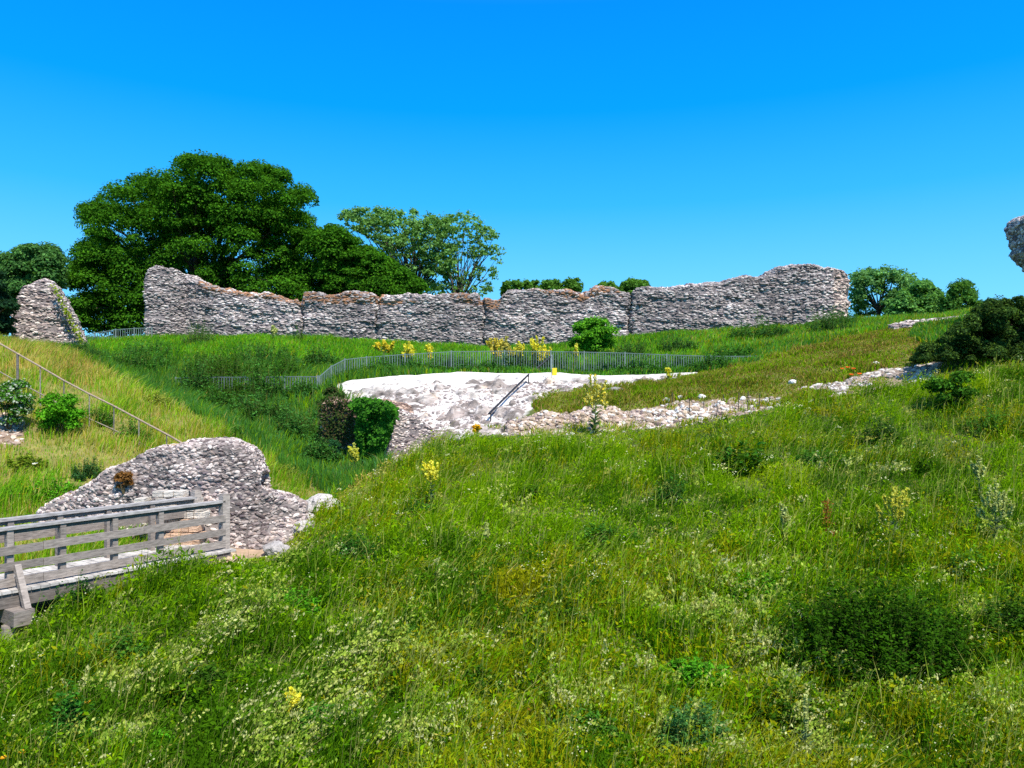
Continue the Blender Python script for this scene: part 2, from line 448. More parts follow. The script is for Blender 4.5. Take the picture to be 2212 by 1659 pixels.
def masonry(rings, seed, dens, size, colf=None, disp=.12, rocks=ROCK1, mortar=(.21, .175, .165), parent=None, name='masonry', loc=None, mat=None, inset=None, flat=.5, lift=.08, prot=.36, tilt=.14):
    """a solid of rubble masonry: closed rings (ns,nr,3) skinned, roughened and studded with bedded flints, as ONE mesh"""
    r = np.random.default_rng(seed)
    ns, nr = rings.shape[:2]
    cen = rings.mean(1, keepdims=True)
    ds = np.gradient(rings, axis=0)
    dr = np.roll(rings, -1, 1) - np.roll(rings, 1, 1)
    nn = np.cross(ds, dr); nn /= np.linalg.norm(nn, axis=-1, keepdims=True) + 1e-9
    sgn = np.sign((nn * (rings - cen)).sum(-1).mean())
    nn = nn * sgn
    p = rings
    d = (fbm(p * np.array([.9, .9, 1.6]), seed, 4) - .5) * 2 * disp + (vnoise(p * np.array([.55, .55, 5.5]), seed + 5) - .5) * disp * .7
    if inset is not None: d = d - inset(p)
    V = p + nn * d[..., None]
    base = np.array(mortar) * (.7 + .6 * fbm(p * 1.2, seed + 9, 3))[..., None]
    if colf is not None: base = colf(p.reshape(-1, 3), base.reshape(-1, 3), r).reshape(base.shape)
    idx = np.arange(ns * nr).reshape(ns, nr)
    q = np.stack([idx[:-1], idx[1:], np.roll(idx[1:], -1, 1), np.roll(idx[:-1], -1, 1)], -1).reshape(-1, 4)
    caps = np.concatenate([V[0].mean(0)[None], V[-1].mean(0)[None]])
    i0, i1 = ns * nr, ns * nr + 1
    t = np.concatenate([np.stack([np.full(nr, i0), idx[0], np.roll(idx[0], -1)], 1), np.stack([np.full(nr, i1), np.roll(idx[-1], -1), idx[-1]], 1)])
    Vf = V.reshape(-1, 3)
    a = Vf[q]
    area = np.linalg.norm(np.cross(a[:, 2] - a[:, 0], a[:, 3] - a[:, 1]), axis=1) / 2
    n = int(area.sum() * dens)
    k = r.choice(len(q), n, p=area / area.sum())
    u, v = r.uniform(size=(n, 1)), r.uniform(size=(n, 1))
    a = a[k]
    P = (a[:, 0] * (1 - u) + a[:, 1] * u) * (1 - v) + (a[:, 3] * (1 - u) + a[:, 2] * u) * v
    fn = np.cross(a[:, 1] - a[:, 0], a[:, 3] - a[:, 0]); fn /= np.linalg.norm(fn, axis=1, keepdims=True) + 1e-9
    fn *= np.sign((fn * nn.reshape(-1, 3)[q[k][:, 0]]).sum(1))[:, None]
    c = flint_cols(n, r)
    if colf is not None: c = colf(P, c, r)
    sz = r.uniform(size[0], size[1], n) * r.uniform(.7, 1.2, n)
    SV, ST, SC = stones(P, fn, sz, c, rocks, seed, flat, lift, prot, tilt)
    m0 = len(Vf) + 2
    return mesh_np(name, np.concatenate([Vf, caps, SV]), [q, np.concatenate([t, ST + m0])], mat or M_stone,
                   np.concatenate([base.reshape(-1, 3), np.full((2, 3), .25), SC]), parent, False, loc)

def wall_rings(xs, Yf, base, top, thick, ns, nf=20, ntop=5, nb=5, batter=.0, seed=0, jag=.12, bury=.7):
    """xs, Yf: columns and distances; base/top rows -> upright wall rings"""
    t = np.linspace(xs[0], xs[-1], ns)
    Yv = np.interp(t, *Yf)
    X = (t - CX) / F * Yv
    zb = (CY - np.interp(t, *base)) / F * Yv - bury
    zt = (CY - np.interp(t, *top)) / F * Yv
    s = np.r_[0, np.cumsum(np.hypot(np.diff(X), np.diff(Yv)))]
    zt = zt + (vnoise(np.c_[s * 2.2, s * 0], seed) - .5) * jag + (vnoise(np.c_[s * .8, s * 0], seed + 3) - .5) * jag
    T = np.stack([np.gradient(X), np.gradient(Yv)], 1); T /= np.linalg.norm(T, axis=1, keepdims=True)
    Nn = np.stack([T[:, 1], -T[:, 0]], 1)      # towards the camera side
    rings = []
    for i in range(ns):
        L = []
        for k in range(nf):
            f = k / (nf - 1); L.append((batter * (1 - f), zb[i] + (zt[i] - .12 - zb[i]) * f))
        for k in range(1, ntop + 1):
            f = k / (ntop + 1); L.append((-thick * f, zt[i] + .06 * math.sin(f * math.pi) * 2 - .06))
        for k in range(nb):
            f = 1 - k / (nb - 1); L.append((-thick - batter * (1 - f) * .5, zb[i] + (zt[i] - .12 - zb[i]) * f))
        L = np.array(L)
        rings.append(np.c_[X[i] + Nn[i, 0] * L[:, 0], Yv[i] + Nn[i, 1] * L[:, 0], L[:, 1]])
    rings = np.array(rings)
    for e, k in ((0, .55), (1, .8), (-1, .55), (-2, .8)):      # rounded ends
        c = rings[e].mean(0); m = rings[e].copy(); m[:, :2] = c[:2] + (m[:, :2] - c[:2]) * k
        rings[e] = m
    return rings

# the long curtain wall
top = ([313, 322, 335, 380, 400, 425, 450, 480, 520, 560, 600, 640, 652, 660, 760, 815, 930, 1030, 1055, 1075, 1092, 1100, 1180, 1258, 1300, 1330, 1360, 1366, 1380, 1430, 1500, 1560, 1600, 1640, 1680, 1710, 1740, 1780, 1810, 1828, 1835],
       [600, 580, 574, 578, 590, 606, 618, 625, 632, 636, 642, 648, 650, 632, 634, 637, 638, 638, 644, 646, 630, 626, 628, 630, 618, 624, 634, 634, 622, 616, 615, 606, 601, 599, 584, 576, 572, 574, 580, 592, 606])
base = ([313, 500, 700, 900, 1050, 1200, 1400, 1500, 1650, 1835], [735, 732, 734, 748, 756, 750, 726, 720, 710, 697])
Yf = ([313, 360, 400, 430, 520, 1043, 1362, 1500, 1760, 1835], [53.2, 53.8, 55.0, 54.8, 54.4, 53.6, 53.2, 52.6, 52.4, 53.0])
rings = wall_rings((313, 1835), Yf, base, top, 1.8, 330, nf=30, seed=4, jag=.16)
joints = [(651, .34), (816, .30), (1043, .30), (1362, .34)]
def wall_inset(p):
    col = CX + p[..., 0] / p[..., 1] * F
    r = 0
    for jx, dp in joints:
        w = 2 + 2.5 * vnoise(p * np.array([0, 0, 1.5]) + jx, 2)
        off = (vnoise(p * np.array([0, 0, .8]) + jx * 1.7, 3) - .5) * 14
        r = r + dp * 1.6 * np.exp(-((col - jx - off) / w) ** 2)
    return r
topx, topy = top
def wall_col(P, c, r):
    col = CX + P[:, 0] / P[:, 1] * F; row = CY - P[:, 2] / P[:, 1] * F
    t = np.interp(col, topx, topy)
    d = row - t                                         # rows below the wall top
    nz = fbm(P * np.array([.35, .35, 1.5]), 31, 3)
    band = (col > 655) & (col < 1345) & (d > -3) & (d < 17 + 26 * (nz - .5)) & (nz > .44)
    band |= (col > 430) & (col < 660) & (d < 9) & (nz > .5)
    c = c * .88 + np.array([.40, .345, .32]) * .12
    orange = np.array([.38, .19, .10]) * r.uniform(.7, 1.25, (len(P), 1))
    out = np.where((band & (r.uniform(size=len(P)) < .55))[:, None], orange, c)
    pale = (col > 1800)  # right end lightened and warmed: sunlight on it put into the stone colour
    out = np.where(pale[:, None], out * np.array([1.15, 1.05, .95]), out)
    bot = smooth(.45, .65, fbm(P * np.array([.25, .25, .5]), 33, 3))[:, None]
    return out * np.array([.97, 1.0, 1.03]) * (.80 + .36 * bot)
lw = masonry(rings, 11, 60, (.06, .20), wall_col, .26, inset=wall_inset, name='curtain_wall', loc=W(1050, 752, 53.5), flat=.38, tilt=.08, lift=.14, prot=.42, mortar=(.15, .125, .12))
tag(lw, 'long ruined grey flint wall with an orange brick band along its top', 'ruined wall', kind='thing')

# the ivy-edged fragment at the far left
rings = wall_rings((22, 180), ([22, 180], [44.5, 45.5]), ([22, 180], [762, 752]),
                   ([22, 34, 48, 70, 92, 105, 118, 132, 150, 165, 180], [700, 650, 622, 612, 606, 610, 622, 646, 684, 714, 738]), 1.6, 60, nf=30, seed=8, jag=.2)
o = masonry(rings, 12, 70, (.05, .17), None, .18, name='ruined_wall', loc=W(100, 755, 45), flat=.45)
tag(o, 'sloping grey flint wall stub with yellow-green ivy down its right edge', 'ruined wall', kind='thing')

# the tall fragment entering at the right edge
prof_y = np.array([800, 740, 680, 620, 585, 562, 548, 538, 522, 505, 488, 476, 466, 456, 446, 430])
prof_x = np.array([2290, 2284, 2280, 2274, 2262, 2244, 2228, 2222, 2220, 2212, 2208, 2208, 2216, 2234, 2256, 2300]) + 14
YR = 33.0
rings = []
for yy in np.linspace(800, 430, 70):
    xl = np.interp(-yy, -prof_y, prof_x); xr = 2460
    a = W(xl, yy, YR); b = W(xr, yy, YR)
    L = [a + (b - a) * f for f in np.linspace(0, 1, 30)] + [b + np.array([0, 1.6 * f, 0]) for f in np.linspace(.2, 1, 5)]
    L += [b + (a - b) * f + np.array([0, 1.6, 0]) for f in np.linspace(.1, 1, 12)] + [a + np.array([0, 1.6 * f, 0]) for f in (.75, .5, .25)]
    rings.append(L)
o = masonry(np.array(rings), 13, 90, (.05, .13), None, .18, name='ruined_tower', loc=W(2300, 800, YR), flat=.7)
tag(o, 'broken overhanging flint tower edge jutting in high against the sky', 'ruined tower', kind='thing')

# ------------------------------------------------------------------ near ruin beside the bridge
ruin = thing('ruined_gateway', 'rounded grey flint ruin with pale squared blocks behind the bridge rail', 'ruin', W(450, 1175, 17.6))
rings = wall_rings((70, 668), ([70, 250, 420, 560, 668], [18.3, 18.0, 17.75, 17.9, 18.6]),
                   ([70, 200, 350, 500, 580, 668], [1122, 1130, 1172, 1180, 1165, 1120]),
                   ([70, 90, 120, 185, 215, 245, 300, 340, 380, 450, 500, 525, 545, 552, 562, 600, 640, 668], [1112, 1092, 1072, 1052, 1030, 1006, 982, 970, 962, 957, 964, 978, 1000, 1026, 1046, 1068, 1084, 1100]),
                   1.5, 110, nf=26, ntop=10, batter=.35, seed=14, jag=.10, bury=.4)
def ruin_col(P, c, r):
    nz = fbm(P * .8, 61, 3)
    low = smooth(-2.6, -2.9, P[:, 2])[:, None] * .0
    dark = smooth(.5, .62, nz)[:, None]
    c = c * (1.12 - .42 * dark)
    tan = (nz < .36) & (r.uniform(size=len(P)) < .3)
    return np.where(tan[:, None], np.array([.42, .29, .15]) * r.uniform(.8, 1.2, (len(P), 1)), c)
m = masonry(rings, 15, 260, (.03, .095), ruin_col, .15, rocks=ROCK1, parent=ruin, name='rubble_core', loc=W(450, 1175, 17.6), flat=.5, lift=.1, prot=.42, tilt=.3, mortar=(.22, .185, .17))
mb = MB()
r = np.random.default_rng(3)
for row in range(8):
    y0 = 1178 - row * 15
    x = 344 - (row % 2) * 9
    if row == 6: x = 296
    while x < (428 if row < 6 else 418):
        w = r.uniform(14, 26)
        if not (row == 6 and r.uniform() < .25) and not (row == 7 and r.uniform() < .45):
            a = W(x + w / 2, y0 - 7, 16.83 + r.uniform(-.03, .03) + .03 * row)
            c = np.array([.62, .55, .47]) * r.uniform(.8, 1.15) if row > 3 else np.array([.60, .40, .27]) * r.uniform(.75, 1.2)
            mb.box(a, (w * .0048, 0, r.uniform(-.004, .004)), (0, .16, 0), (0, 0, .066 + r.uniform(-.006, .004)), c)
        x += w
mb.box(W(386, 1128, 17.1), (.44, 0, 0), (0, .16, 0), (0, 0, .50), (.30, .24, .19))
mb.build('ashlar_facing', M_chalk, ruin)

def boulder(x, y, Yv, w, h, label, seed, dark=1.0, name='boulder', group=None):
    V, T = ico(4, seed)
    V = V * (1 + .20 * (fbm(V * 3.5, seed, 4) - .5) * 2)[:, None] * (1 + .10 * (vnoise(V * 14, seed + 9) - .5))[:, None]
    V = V * np.array([w / 2, w * .42, h / 2])
    c = W(x, y, Yv); c[2] = G(c[0], c[1]) + h * .2
    col = np.array([.44, .40, .37]) * dark * (.55 + .9 * fbm(V * 5, seed + 3, 4))[:, None]
    o = mesh_np(name, V + c, [T], M_stone, col, None, False, c)
    return tag(o, label, 'boulder', group)
boulder(698, 1062, 20.6, 1.05, .62, 'pale grey lump of flint masonry at the head of the path', 41, 1.15)
boulder(655, 1088, 19.6, .7, .45, 'small grey rubble lump joining the ruin to the pale masonry lump', 42, .9)
boulder(655, 1132, 18.4, .75, .4, 'grey stone ledge half sunk in the grass bank beside the path', 43, .95)
boulder(597, 1165, 17.0, .62, .42, 'low grey rock at the grassy foot of the path', 44, .8)
boulder(1330, 856, 33, .8, .3, 'dark grey rock at the foot of the white chalk strip', 47, .6)

# rubble wall footing under the bridge end
mb = MB(); r = np.random.default_rng(5)
Pn = np.array([pick(x, y, 12) for x, y in zip(r.uniform(385, 505, 130), r.uniform(1188, 1216, 130))])
V, T, c = stones(Pn, np.tile([.0, -.6, .8], (130, 1)), r.uniform(.06, .13, 130), np.array([.48, .36, .24]) * r.uniform(.6, 1.25, (130, 1)), ROCK1, 6)
tag(mesh_np('rubble', V, [T], M_stone, c), 'tan rubble stones packed under the end of the bridge', 'rubble', kind='stuff')

# chalk and flint rubble scattered over bare slopes
def scatter_rubble(poly, n, size, pal, seed, name, label, keep=None, up=.25, rocks=ROCK1, pw=2.6):
    r = np.random.default_rng(seed)
    lo, hi = poly.min(0), poly.max(0)
    X = r.uniform(lo[0], hi[0], n * 3); Y = r.uniform(lo[1], hi[1], n * 3)
    k = near_poly(X, Y, poly, .3)
    if keep is not None: k &= keep(X, Y)
    X, Y = X[k][:n], Y[k][:n]
    Z = G(X, Y); e = .3
    Nn = np.stack([-(G(X + e, Y) - G(X - e, Y)) / (2 * e), -(G(X, Y + e) - G(X, Y - e)) / (2 * e), np.ones(len(X))], 1)
    Nn /= np.linalg.norm(Nn, axis=1, keepdims=True)
    sz = size[0] + (size[1] - size[0]) * r.uniform(size=len(X)) ** pw * 1.0
    pal = np.array(pal)
    c = pal[r.integers(0, len(pal), len(X))] * r.uniform(.8, 1.15, (len(X), 1))
    V, T, cc = stones(np.stack([X, Y, Z], 1), Nn, sz, c, rocks, seed, .6, up * .3)
    return tag(mesh_np(name, V, [T], M_stone if 'flint' in label else M_chalk, cc), label, 'rubble', kind='stuff')
CHALK = [[.66, .60, .55], [.74, .68, .63], [.56, .48, .44], [.46, .40, .38], [.70, .66, .63]]
scatter_rubble(PFL, 2300, (.025, .17), [[.50, .43, .36], [.36, .29, .24], [.64, .59, .53], [.28, .21, .16], [.42, .32, .23]], 52, 'rubble', 'pale flint rubble strip behind the crest of the green bank')
scatter_rubble(PFR, 900, (.03, .2), [[.46, .40, .34], [.34, .28, .23], [.60, .55, .50], [.27, .21, .17]], 53, 'rubble', 'broken flint rubble on the brown ramp below the poppies', keep=lambda X, Y: fbm(np.stack([X, Y], -1) * .9, 77, 3) > .44)
scatter_rubble(PRB, 260, (.05, .16), [[.55, .42, .32], [.36, .26, .2], [.66, .58, .5]], 54, 'rubble', 'bare flint rubble patch under the white-flowered bush')
lwr = wall_rings((1096, 1692), ([1096, 1300, 1500, 1692], [27.9, 28.2, 28.0, 27.6]), ([1096, 1300, 1500, 1692], [932, 922, 912, 888]),
                 ([1096, 1130, 1180, 1240, 1300, 1345, 1400, 1440, 1470, 1520, 1560, 1600, 1650, 1692], [932, 908, 894, 902, 891, 904, 896, 882, 874, 890, 878, 892, 880, 890]), 1.3, 110, nf=14, ntop=8, batter=.6, seed=36, jag=.30, bury=.3)
def lw_col(P, c, r_):
    white = (r_.uniform(size=(len(P), 1)) < .06 + .30 * smooth(4.6, 6.2, P[:, 0:1]) * smooth(9.6, 8.2, P[:, 0:1]))
    return np.where(white, np.array([.68, .64, .58]) * r_.uniform(.8, 1.1, (len(P), 1)), lw_base(P, c, r_))
def lw_base(P, c, r_): return np.where(r_.uniform(size=(len(P), 1)) < .5, np.array([.44, .33, .235]) * r_.uniform(.6, 1.25, (len(P), 1)), c * np.array([1.0, .93, .86]))
o = masonry(lwr, 37, 110, (.03, .15), lw_col, .22, name='ruined_wall', loc=W(1400, 915, 28), flat=.6, tilt=.5, lift=.2, prot=.5, mortar=(.26, .19, .13))
tag(o, 'low broken tan flint wall half buried behind the crest of the green bank', 'ruined wall', kind='thing')
r = np.random.default_rng(9)
for i, (x, y, s, lab) in enumerate([(1470, 862, .30, 'white chalk block left of the dark stakes on the flint strip'), (1515, 860, .34, 'white chalk block standing highest among the dark stakes'),
        (1500, 882, .26, 'white chalk block between the first two dark stakes'), (1555, 893, .30, 'white chalk block lowest on the flint strip beside the stakes'),
        (1712, 828, .34, 'lone white block tilted on the brown ramp'), (1605, 862, .22, 'white chalk block right of the dark stakes'), (1890, 790, .36, 'white block beside the orange poppies on the ramp'),
        (1440, 868, .34, 'flat white slab at the left end of the stakes')]):
    p = pick(x, y, 26.8)
    V, T = ROCK2[i % 6]
    V = V * np.array([s * .5, s * .4, s * .36]); V = V * (1 + .25 * (vnoise(V * 9 + i, i) - .5))[:, None]
    tag(mesh_np('chalk_block', V + p + [0, 0, s * .14], [T], M_chalk, np.array([.74, .71, .66]), loc=p), lab, 'stone block', 'white chalk blocks on the bare strip')

# chalk sheet with eroded relief over the bare slope
cs = .085
lo, hi = PCH.min(0) - .3, PCH.max(0) + .3
cxs = np.arange(lo[0], hi[0], cs); cys = np.arange(lo[1], hi[1], cs)
X, Y = np.meshgrid(cxs, cys)
ins = inpoly(X + (fbm(np.stack([X, Y], -1) * 1.5, 5, 3) - .5) * .6, Y + (fbm(np.stack([X, Y], -1) * 1.5, 9, 3) - .5) * .6, PCH)
sm = blur(ins.astype(float), 8)
Z = G(X, Y)
p3 = np.stack([X, Y, Z * 1.0], -1)
# relief grows down the slope: the top rim is smooth
fall = smooth(36.8, 35.2, Y + (fbm(np.stack([X, Y], -1) * .8, 70, 3) - .5) * 1.6)
rel = -np.abs(fbm(p3 * np.array([1.0, .55, .4]), 68, 4) - .5) * 1.1 + (fbm(p3 * np.array([1.6, 1.6, 3.4]), 71, 5) - .5) * .75 + (vnoise(p3 * np.array([.7, .7, 7.0]), 72) - .5) * .16
lump = (vnoise(p3 * 3.6, 73) - .5) * .14
Zc = Z + .10 * sm - .25 * (1 - sm) + (rel + lump) * (.08 + .80 * fall) * sm
grey_noise = smooth(.40, .66, fbm(p3 * np.array([.8, .8, 2.2]), 74, 4))
white = np.array([.80, .735, .655]); grey = np.array([.26, .212, .185]); tan = np.array([.62, .46, .32])
mixf = np.clip(fall * (.52 + .42 * grey_noise + .3 * smooth(33.6, 31.4, Y)), 0, 1)[..., None]  # bright cap, dimmer face: fall of the high sun put into the chalk colour
ccol = white * (1 - mixf) + grey * 1.02 * mixf
tn = (smooth(.62, .72, fbm(p3 * 1.1, 75, 3)) * fall)[..., None]
ccol = ccol * (1 - tn * .6) + tan * tn * .6
fine = fbm(p3 * np.array([3.0, 3.0, 7.0]), 76, 4); speck = vnoise(p3 * np.array([5.5, 5.5, 11.0]), 77)
ccol = ccol * (1 + (fall * 1.5 + .12)[..., None] * (fine[..., None] - .5) * 1.5)
ccol = ccol * (1 - (.62 * smooth(.70, .84, speck) * smooth(.15, .5, fall))[..., None])
ccol = ccol + (.28 * smooth(.74, .88, vnoise(p3 * np.array([4, 4, 9.]), 78)) * fall)[..., None] * np.array([1, .93, .87])
ccol = np.clip(ccol, .03, .88)
ny2, nx2 = X.shape
idx = np.arange(ny2 * nx2).reshape(ny2, nx2)
q = np.stack([idx[:-1, :-1], idx[:-1, 1:], idx[1:, 1:], idx[1:, :-1]], -1).reshape(-1, 4)
q = q[(sm.ravel()[q] > .02).any(1)]
used = np.unique(q); rm = np.full(ny2 * nx2, -1); rm[used] = np.arange(len(used))
o = mesh_np('chalk_slope', np.stack([X, Y, Zc], -1).reshape(-1, 3)[used], [rm[q]], M_chalk, ccol.reshape(-1, 3)[used], smooth_shade=False)
tag(o, 'bare white chalk slope eroding below the railings', 'slope', kind='structure')
def keepch(X, Y):
    return (Y + 2.4 * (fbm(np.stack([X, Y], -1) * .7, 79, 4) - .5) < 35.2) & (fbm(np.stack([X, Y], -1) * 1.6, 81, 3) > .36)
scatter_rubble(PCH, 3600, (.03, .15), [[.46, .39, .35], [.30, .25, .23], [.60, .53, .49], [.22, .18, .17], [.36, .28, .24]], 51, 'rubble', 'loose chalk and grey rubble on the eroded white slope', keep=keepch)

# revetment of coursed flint at the foot of the chalk and the ivy-clad stub beside it
rings = wall_rings((828, 945), ([828, 870, 945], [27.2, 27.5, 28.6]), ([828, 945], [985, 945]), ([828, 850, 880, 915, 945], [900, 884, 886, 905, 930]), 1.2, 36, nf=22, seed=18, jag=.08, bury=.4)
o = masonry(rings, 19, 130, (.05, .11), None, .05, name='revetment_wall', loc=W(880, 975, 27.5), flat=.42)
tag(o, 'small dark coursed flint revetment below the white chalk slope', 'wall', kind='thing')
rings = wall_rings((688, 850), ([688, 760, 850], [30.2, 29.2, 27.6]), ([688, 770, 850], [955, 975, 985]), ([688, 700, 735, 760, 800, 840, 850], [880, 860, 862, 868, 868, 878, 895]), 1.2, 44, nf=20, seed=20, jag=.1, bury=.5)
def brown_col(P, c, r): return c * np.array([.75, .6, .5])
o = masonry(rings, 21, 70, (.06, .13), brown_col, .08, name='ruined_wall', loc=W(770, 975, 29), flat=.5)
tag(o, 'low ruined flint wall swathed in ivy at the end of the gully', 'ruined wall', kind='thing')

# ------------------------------------------------------------------ timber footbridge
BA, BB = np.array([-8.77, 12.9]), np.array([-6.34, 16.3])
bd = (BB - BA); BL = np.linalg.norm(bd); bd = bd / BL
bn = np.array([-bd[1], bd[0]])              # away from the camera
ZR, ZD = -2.24, -3.30
bridge = thing('wooden_bridge', 'weathered grey timber footbridge with board railings', 'footbridge', (BA[0], BA[1], ZD - .9))
def bp(t, off, z):
    v = BA + bd * BL * t + bn * off
    return np.array([v[0], v[1], z])
rb = np.random.default_rng(2)
d3 = np.array([bd[0], bd[1], 0]); n3 = np.array([bn[0], bn[1], 0])
GREY = np.array([.275, .232, .20])
def wcol(k=1.0): return GREY * k * rb.uniform(.82, 1.15)
mb = MB()
for t in np.arange(-.75, 1.02, .15 / BL):
    mb.box(bp(t, .5, ZD - .03 + rb.uniform(-.004, .004)), d3 * .069, n3 * .78, (0, 0, .025), np.array([.50, .46, .42]) * rb.uniform(.8, 1.15))
mb.build('deck', M_wood, bridge)
for off in (-.18, 1.12):
    mb = MB(); mb.bar(bp(-.75, off, ZD - .18), bp(1.0, off, ZD - .18), .12, .24, wcol(.6)); mb.build('stringer', M_wood, bridge)
tposts = [-.66, -.44, -.22, 0, .205, .43, .65]
for off in (0.0, 1.1):
    sh = 0 if off == 0 else .10
    for t in [v + sh for v in tposts]:
        mb = MB(); c = bp(t, off, 0)
        lo = ZD - (.55 if off == 0 and t == 0 else .30)
        mb.box((c[0], c[1], (ZR - .06 + lo) / 2), d3 * .05, n3 * .06, (0, 0, (ZR - .06 - lo) / 2), wcol())
        mb.build('post', M_wood, bridge)
    for z, hgt in ((ZR - .40, .145), (ZR - .69, .135), (ZR - .96, .15)):
        mb = MB(); nseg = 4
        if z < ZR - .5 and off > 0: continue
        ts = np.linspace(-.75, .995, nseg + 1)
        if z == ZR - .70 and off == 0: ts = np.linspace(-.75, .63, nseg + 1)
        for a, b in zip(ts[:-1], ts[1:]):
            dz = rb.uniform(-.012, .012)
            mb.bar(bp(a, off - .085 * (1 if off == 0 else -1), z + dz), bp(b - .002, off - .085 * (1 if off == 0 else -1), z + dz), .035, hgt, wcol(.92))
        mb.build('rail_board', M_wood, bridge)
    mb = MB()
    mb.bar(bp(-.75, off, ZR - .03), bp(.995, off, ZR - .03), .17, .05, np.array([.36, .33, .31]))
    mb.bar(bp(-.75, off + .02, ZR - .10), bp(.995, off + .02, ZR - .10), .06, .07, wcol(.7))
    mb.build('handrail', M_wood, bridge)
    mb = MB(); c = bp(1.0, off, 0)
    mb.box((c[0], c[1], (ZR + .10 + ZD - .3) / 2), d3 * .085, n3 * .085, (0, 0, (ZR + .10 - ZD + .3) / 2), GREY * 1.4)
    mb.box((c[0], c[1], ZR + .115), d3 * .07, n3 * .07, (0, 0, .018), GREY * 1.25)
    mb.build('end_post', M_wood, bridge)
mb = MB(); mb.bar(bp(0, -.62, ZD - .43), bp(0, 1.7, ZD - .43), .32, .25, GREY * .85); mb.build('cross_beam', M_wood, bridge)
mb = MB(); mb.bar(bp(.02, -.10, ZD + .38), bp(.02, -.52, ZD - .32), .10, .10, GREY * 1.15, up=tuple(d3)); mb.build('brace', M_wood, bridge)
for off in (-.35, .5, 1.4):
    mb = MB(); c = bp(-.03, off, 0); zb = G(c[0], c[1]) - .3
    mb.tube([(c[0], c[1], zb), (c[0], c[1], ZD - .56)], [.13, .12], 10, GREY * .9); mb.build('support_post', M_wood, bridge)

# ------------------------------------------------------------------ stair handrail on the left slope
srail = thing('stair_handrail', 'long weathered handrail climbing the grassy slope on thin posts', 'handrail', pick(38, 850))
tops = [(-160, 655), (-60, 708), (38, 764), (87, 792), (138, 822), (193, 851), (246, 877), (300, 906), (360, 938), (402, 962)]
bases = []
for x, yt in tops:
    yb = yt + np.interp(x, [0, 40, 300, 400], [78, 78, 56, 56])
    b = pick(max(x, 0), yb) if x >= 0 else W(x, yb, 27 - x * .01)
    bases.append(b)
Yr = np.interp([t[0] for t in tops], [0, 40, 400], [25.5, 25.3, 22.8])
tp = [W(x, y, Yv) for (x, y), Yv in zip(tops, Yr)]
mb = MB(); mb.tube(tp, .030, 8, (.32, .24, .17)); mb.build('handrail', M_wood, srail)
mb = MB(); low = []
for (x, y), Yv in zip(tops, Yr):
    low.append(W(x, y + np.interp(x, [0, 300], [62, 49]), Yv))
mb.tube(low, .020, 8, (.26, .21, .16)); mb.build('lower_rail', M_wood, srail)
for k, (x, y) in enumerate(tops):
    if x > 380: continue
    p = tp[k].copy(); lo_ = G(p[0], p[1]) - .1
    lo_ = min(lo_, low[k][2] - .2)
    mb = MB(); rr = .04 if x == 38 else .018
    mb.tube([(p[0], p[1], lo_), (p[0], p[1], p[2] - .02)], rr, 8, (.25, .22, .19) if k % 2 else (.15, .135, .125)); mb.build('post', M_wood, srail)

# ------------------------------------------------------------------ steel railings
def railings(name, label, pl, h, gap, loc, col=(.13, .175, .165), postcol=(.17, .215, .20)):
    t = thing(name, label, 'railings', loc)
    P = np.array([W(*p) for p in pl]); P[:, 2] -= h
    for i in range(len(P)):
        mb = MB(); p = P[i]
        mb.box((p[0], p[1], p[2] + h / 2 - .1), (.035, 0, 0), (0, .035, 0), (0, 0, h / 2 + .12), np.array(postcol)); mb.build('post', M_metal, t)
    for a, b in zip(P[:-1], P[1:]):
        mb = MB()
        L = np.linalg.norm(b - a); n = max(2, int(L / gap)); up = np.array([0, 0, 1.])
        mb.bar(a + up * (h - .04), b + up * (h - .04), .045, .035, np.array(col) * 1.15)
        mb.bar(a + up * .12, b + up * .12, .045, .035, np.array(col))
        for k in range(1, n):
            c = a + (b - a) * k / n
            mb.box(c + up * (h / 2 + .03), (.017, 0, 0), (0, .012, 0), (0, 0, h / 2 - .09), np.array(col) * rb.uniform(.75, 1.35))
        mb.build('railing_panel', M_metal, t)
    return t
railings('metal_railings', 'grey-green steel railings along the top of the white chalk slope',
         [(690, 812, 36.6), (716, 790, 37.2), (745, 775, 37.8), (792, 770, 38.4), (875, 764, 38.9), (975, 758, 39.4), (1090, 757, 39.5), (1190, 758, 39.4), (1262, 759, 39.3), (1350, 761, 39.0), (1440, 765, 38.7), (1535, 768, 38.6), (1620, 768, 38.8), (1690, 764, 39.2)],
         1.2, .125, W(1090, 810, 39.4))
railings('metal_railings', 'short run of steel railings half buried in dark green growth',
         [(380, 815, 36.6), (450, 813, 36.5), (530, 813, 36.4), (615, 812, 36.4), (686, 812, 36.5)], 1.25, .125, W(530, 860, 36.4), col=(.12, .14, .16))
railings('metal_railings', 'grey steel railings between the ivy-edged wall stub and the long wall',
         [(176, 727, 48.5), (205, 718, 49.5), (250, 711, 50.5), (290, 708, 51.3), (328, 707, 52)], 1.2, .14, W(250, 738, 50.5))

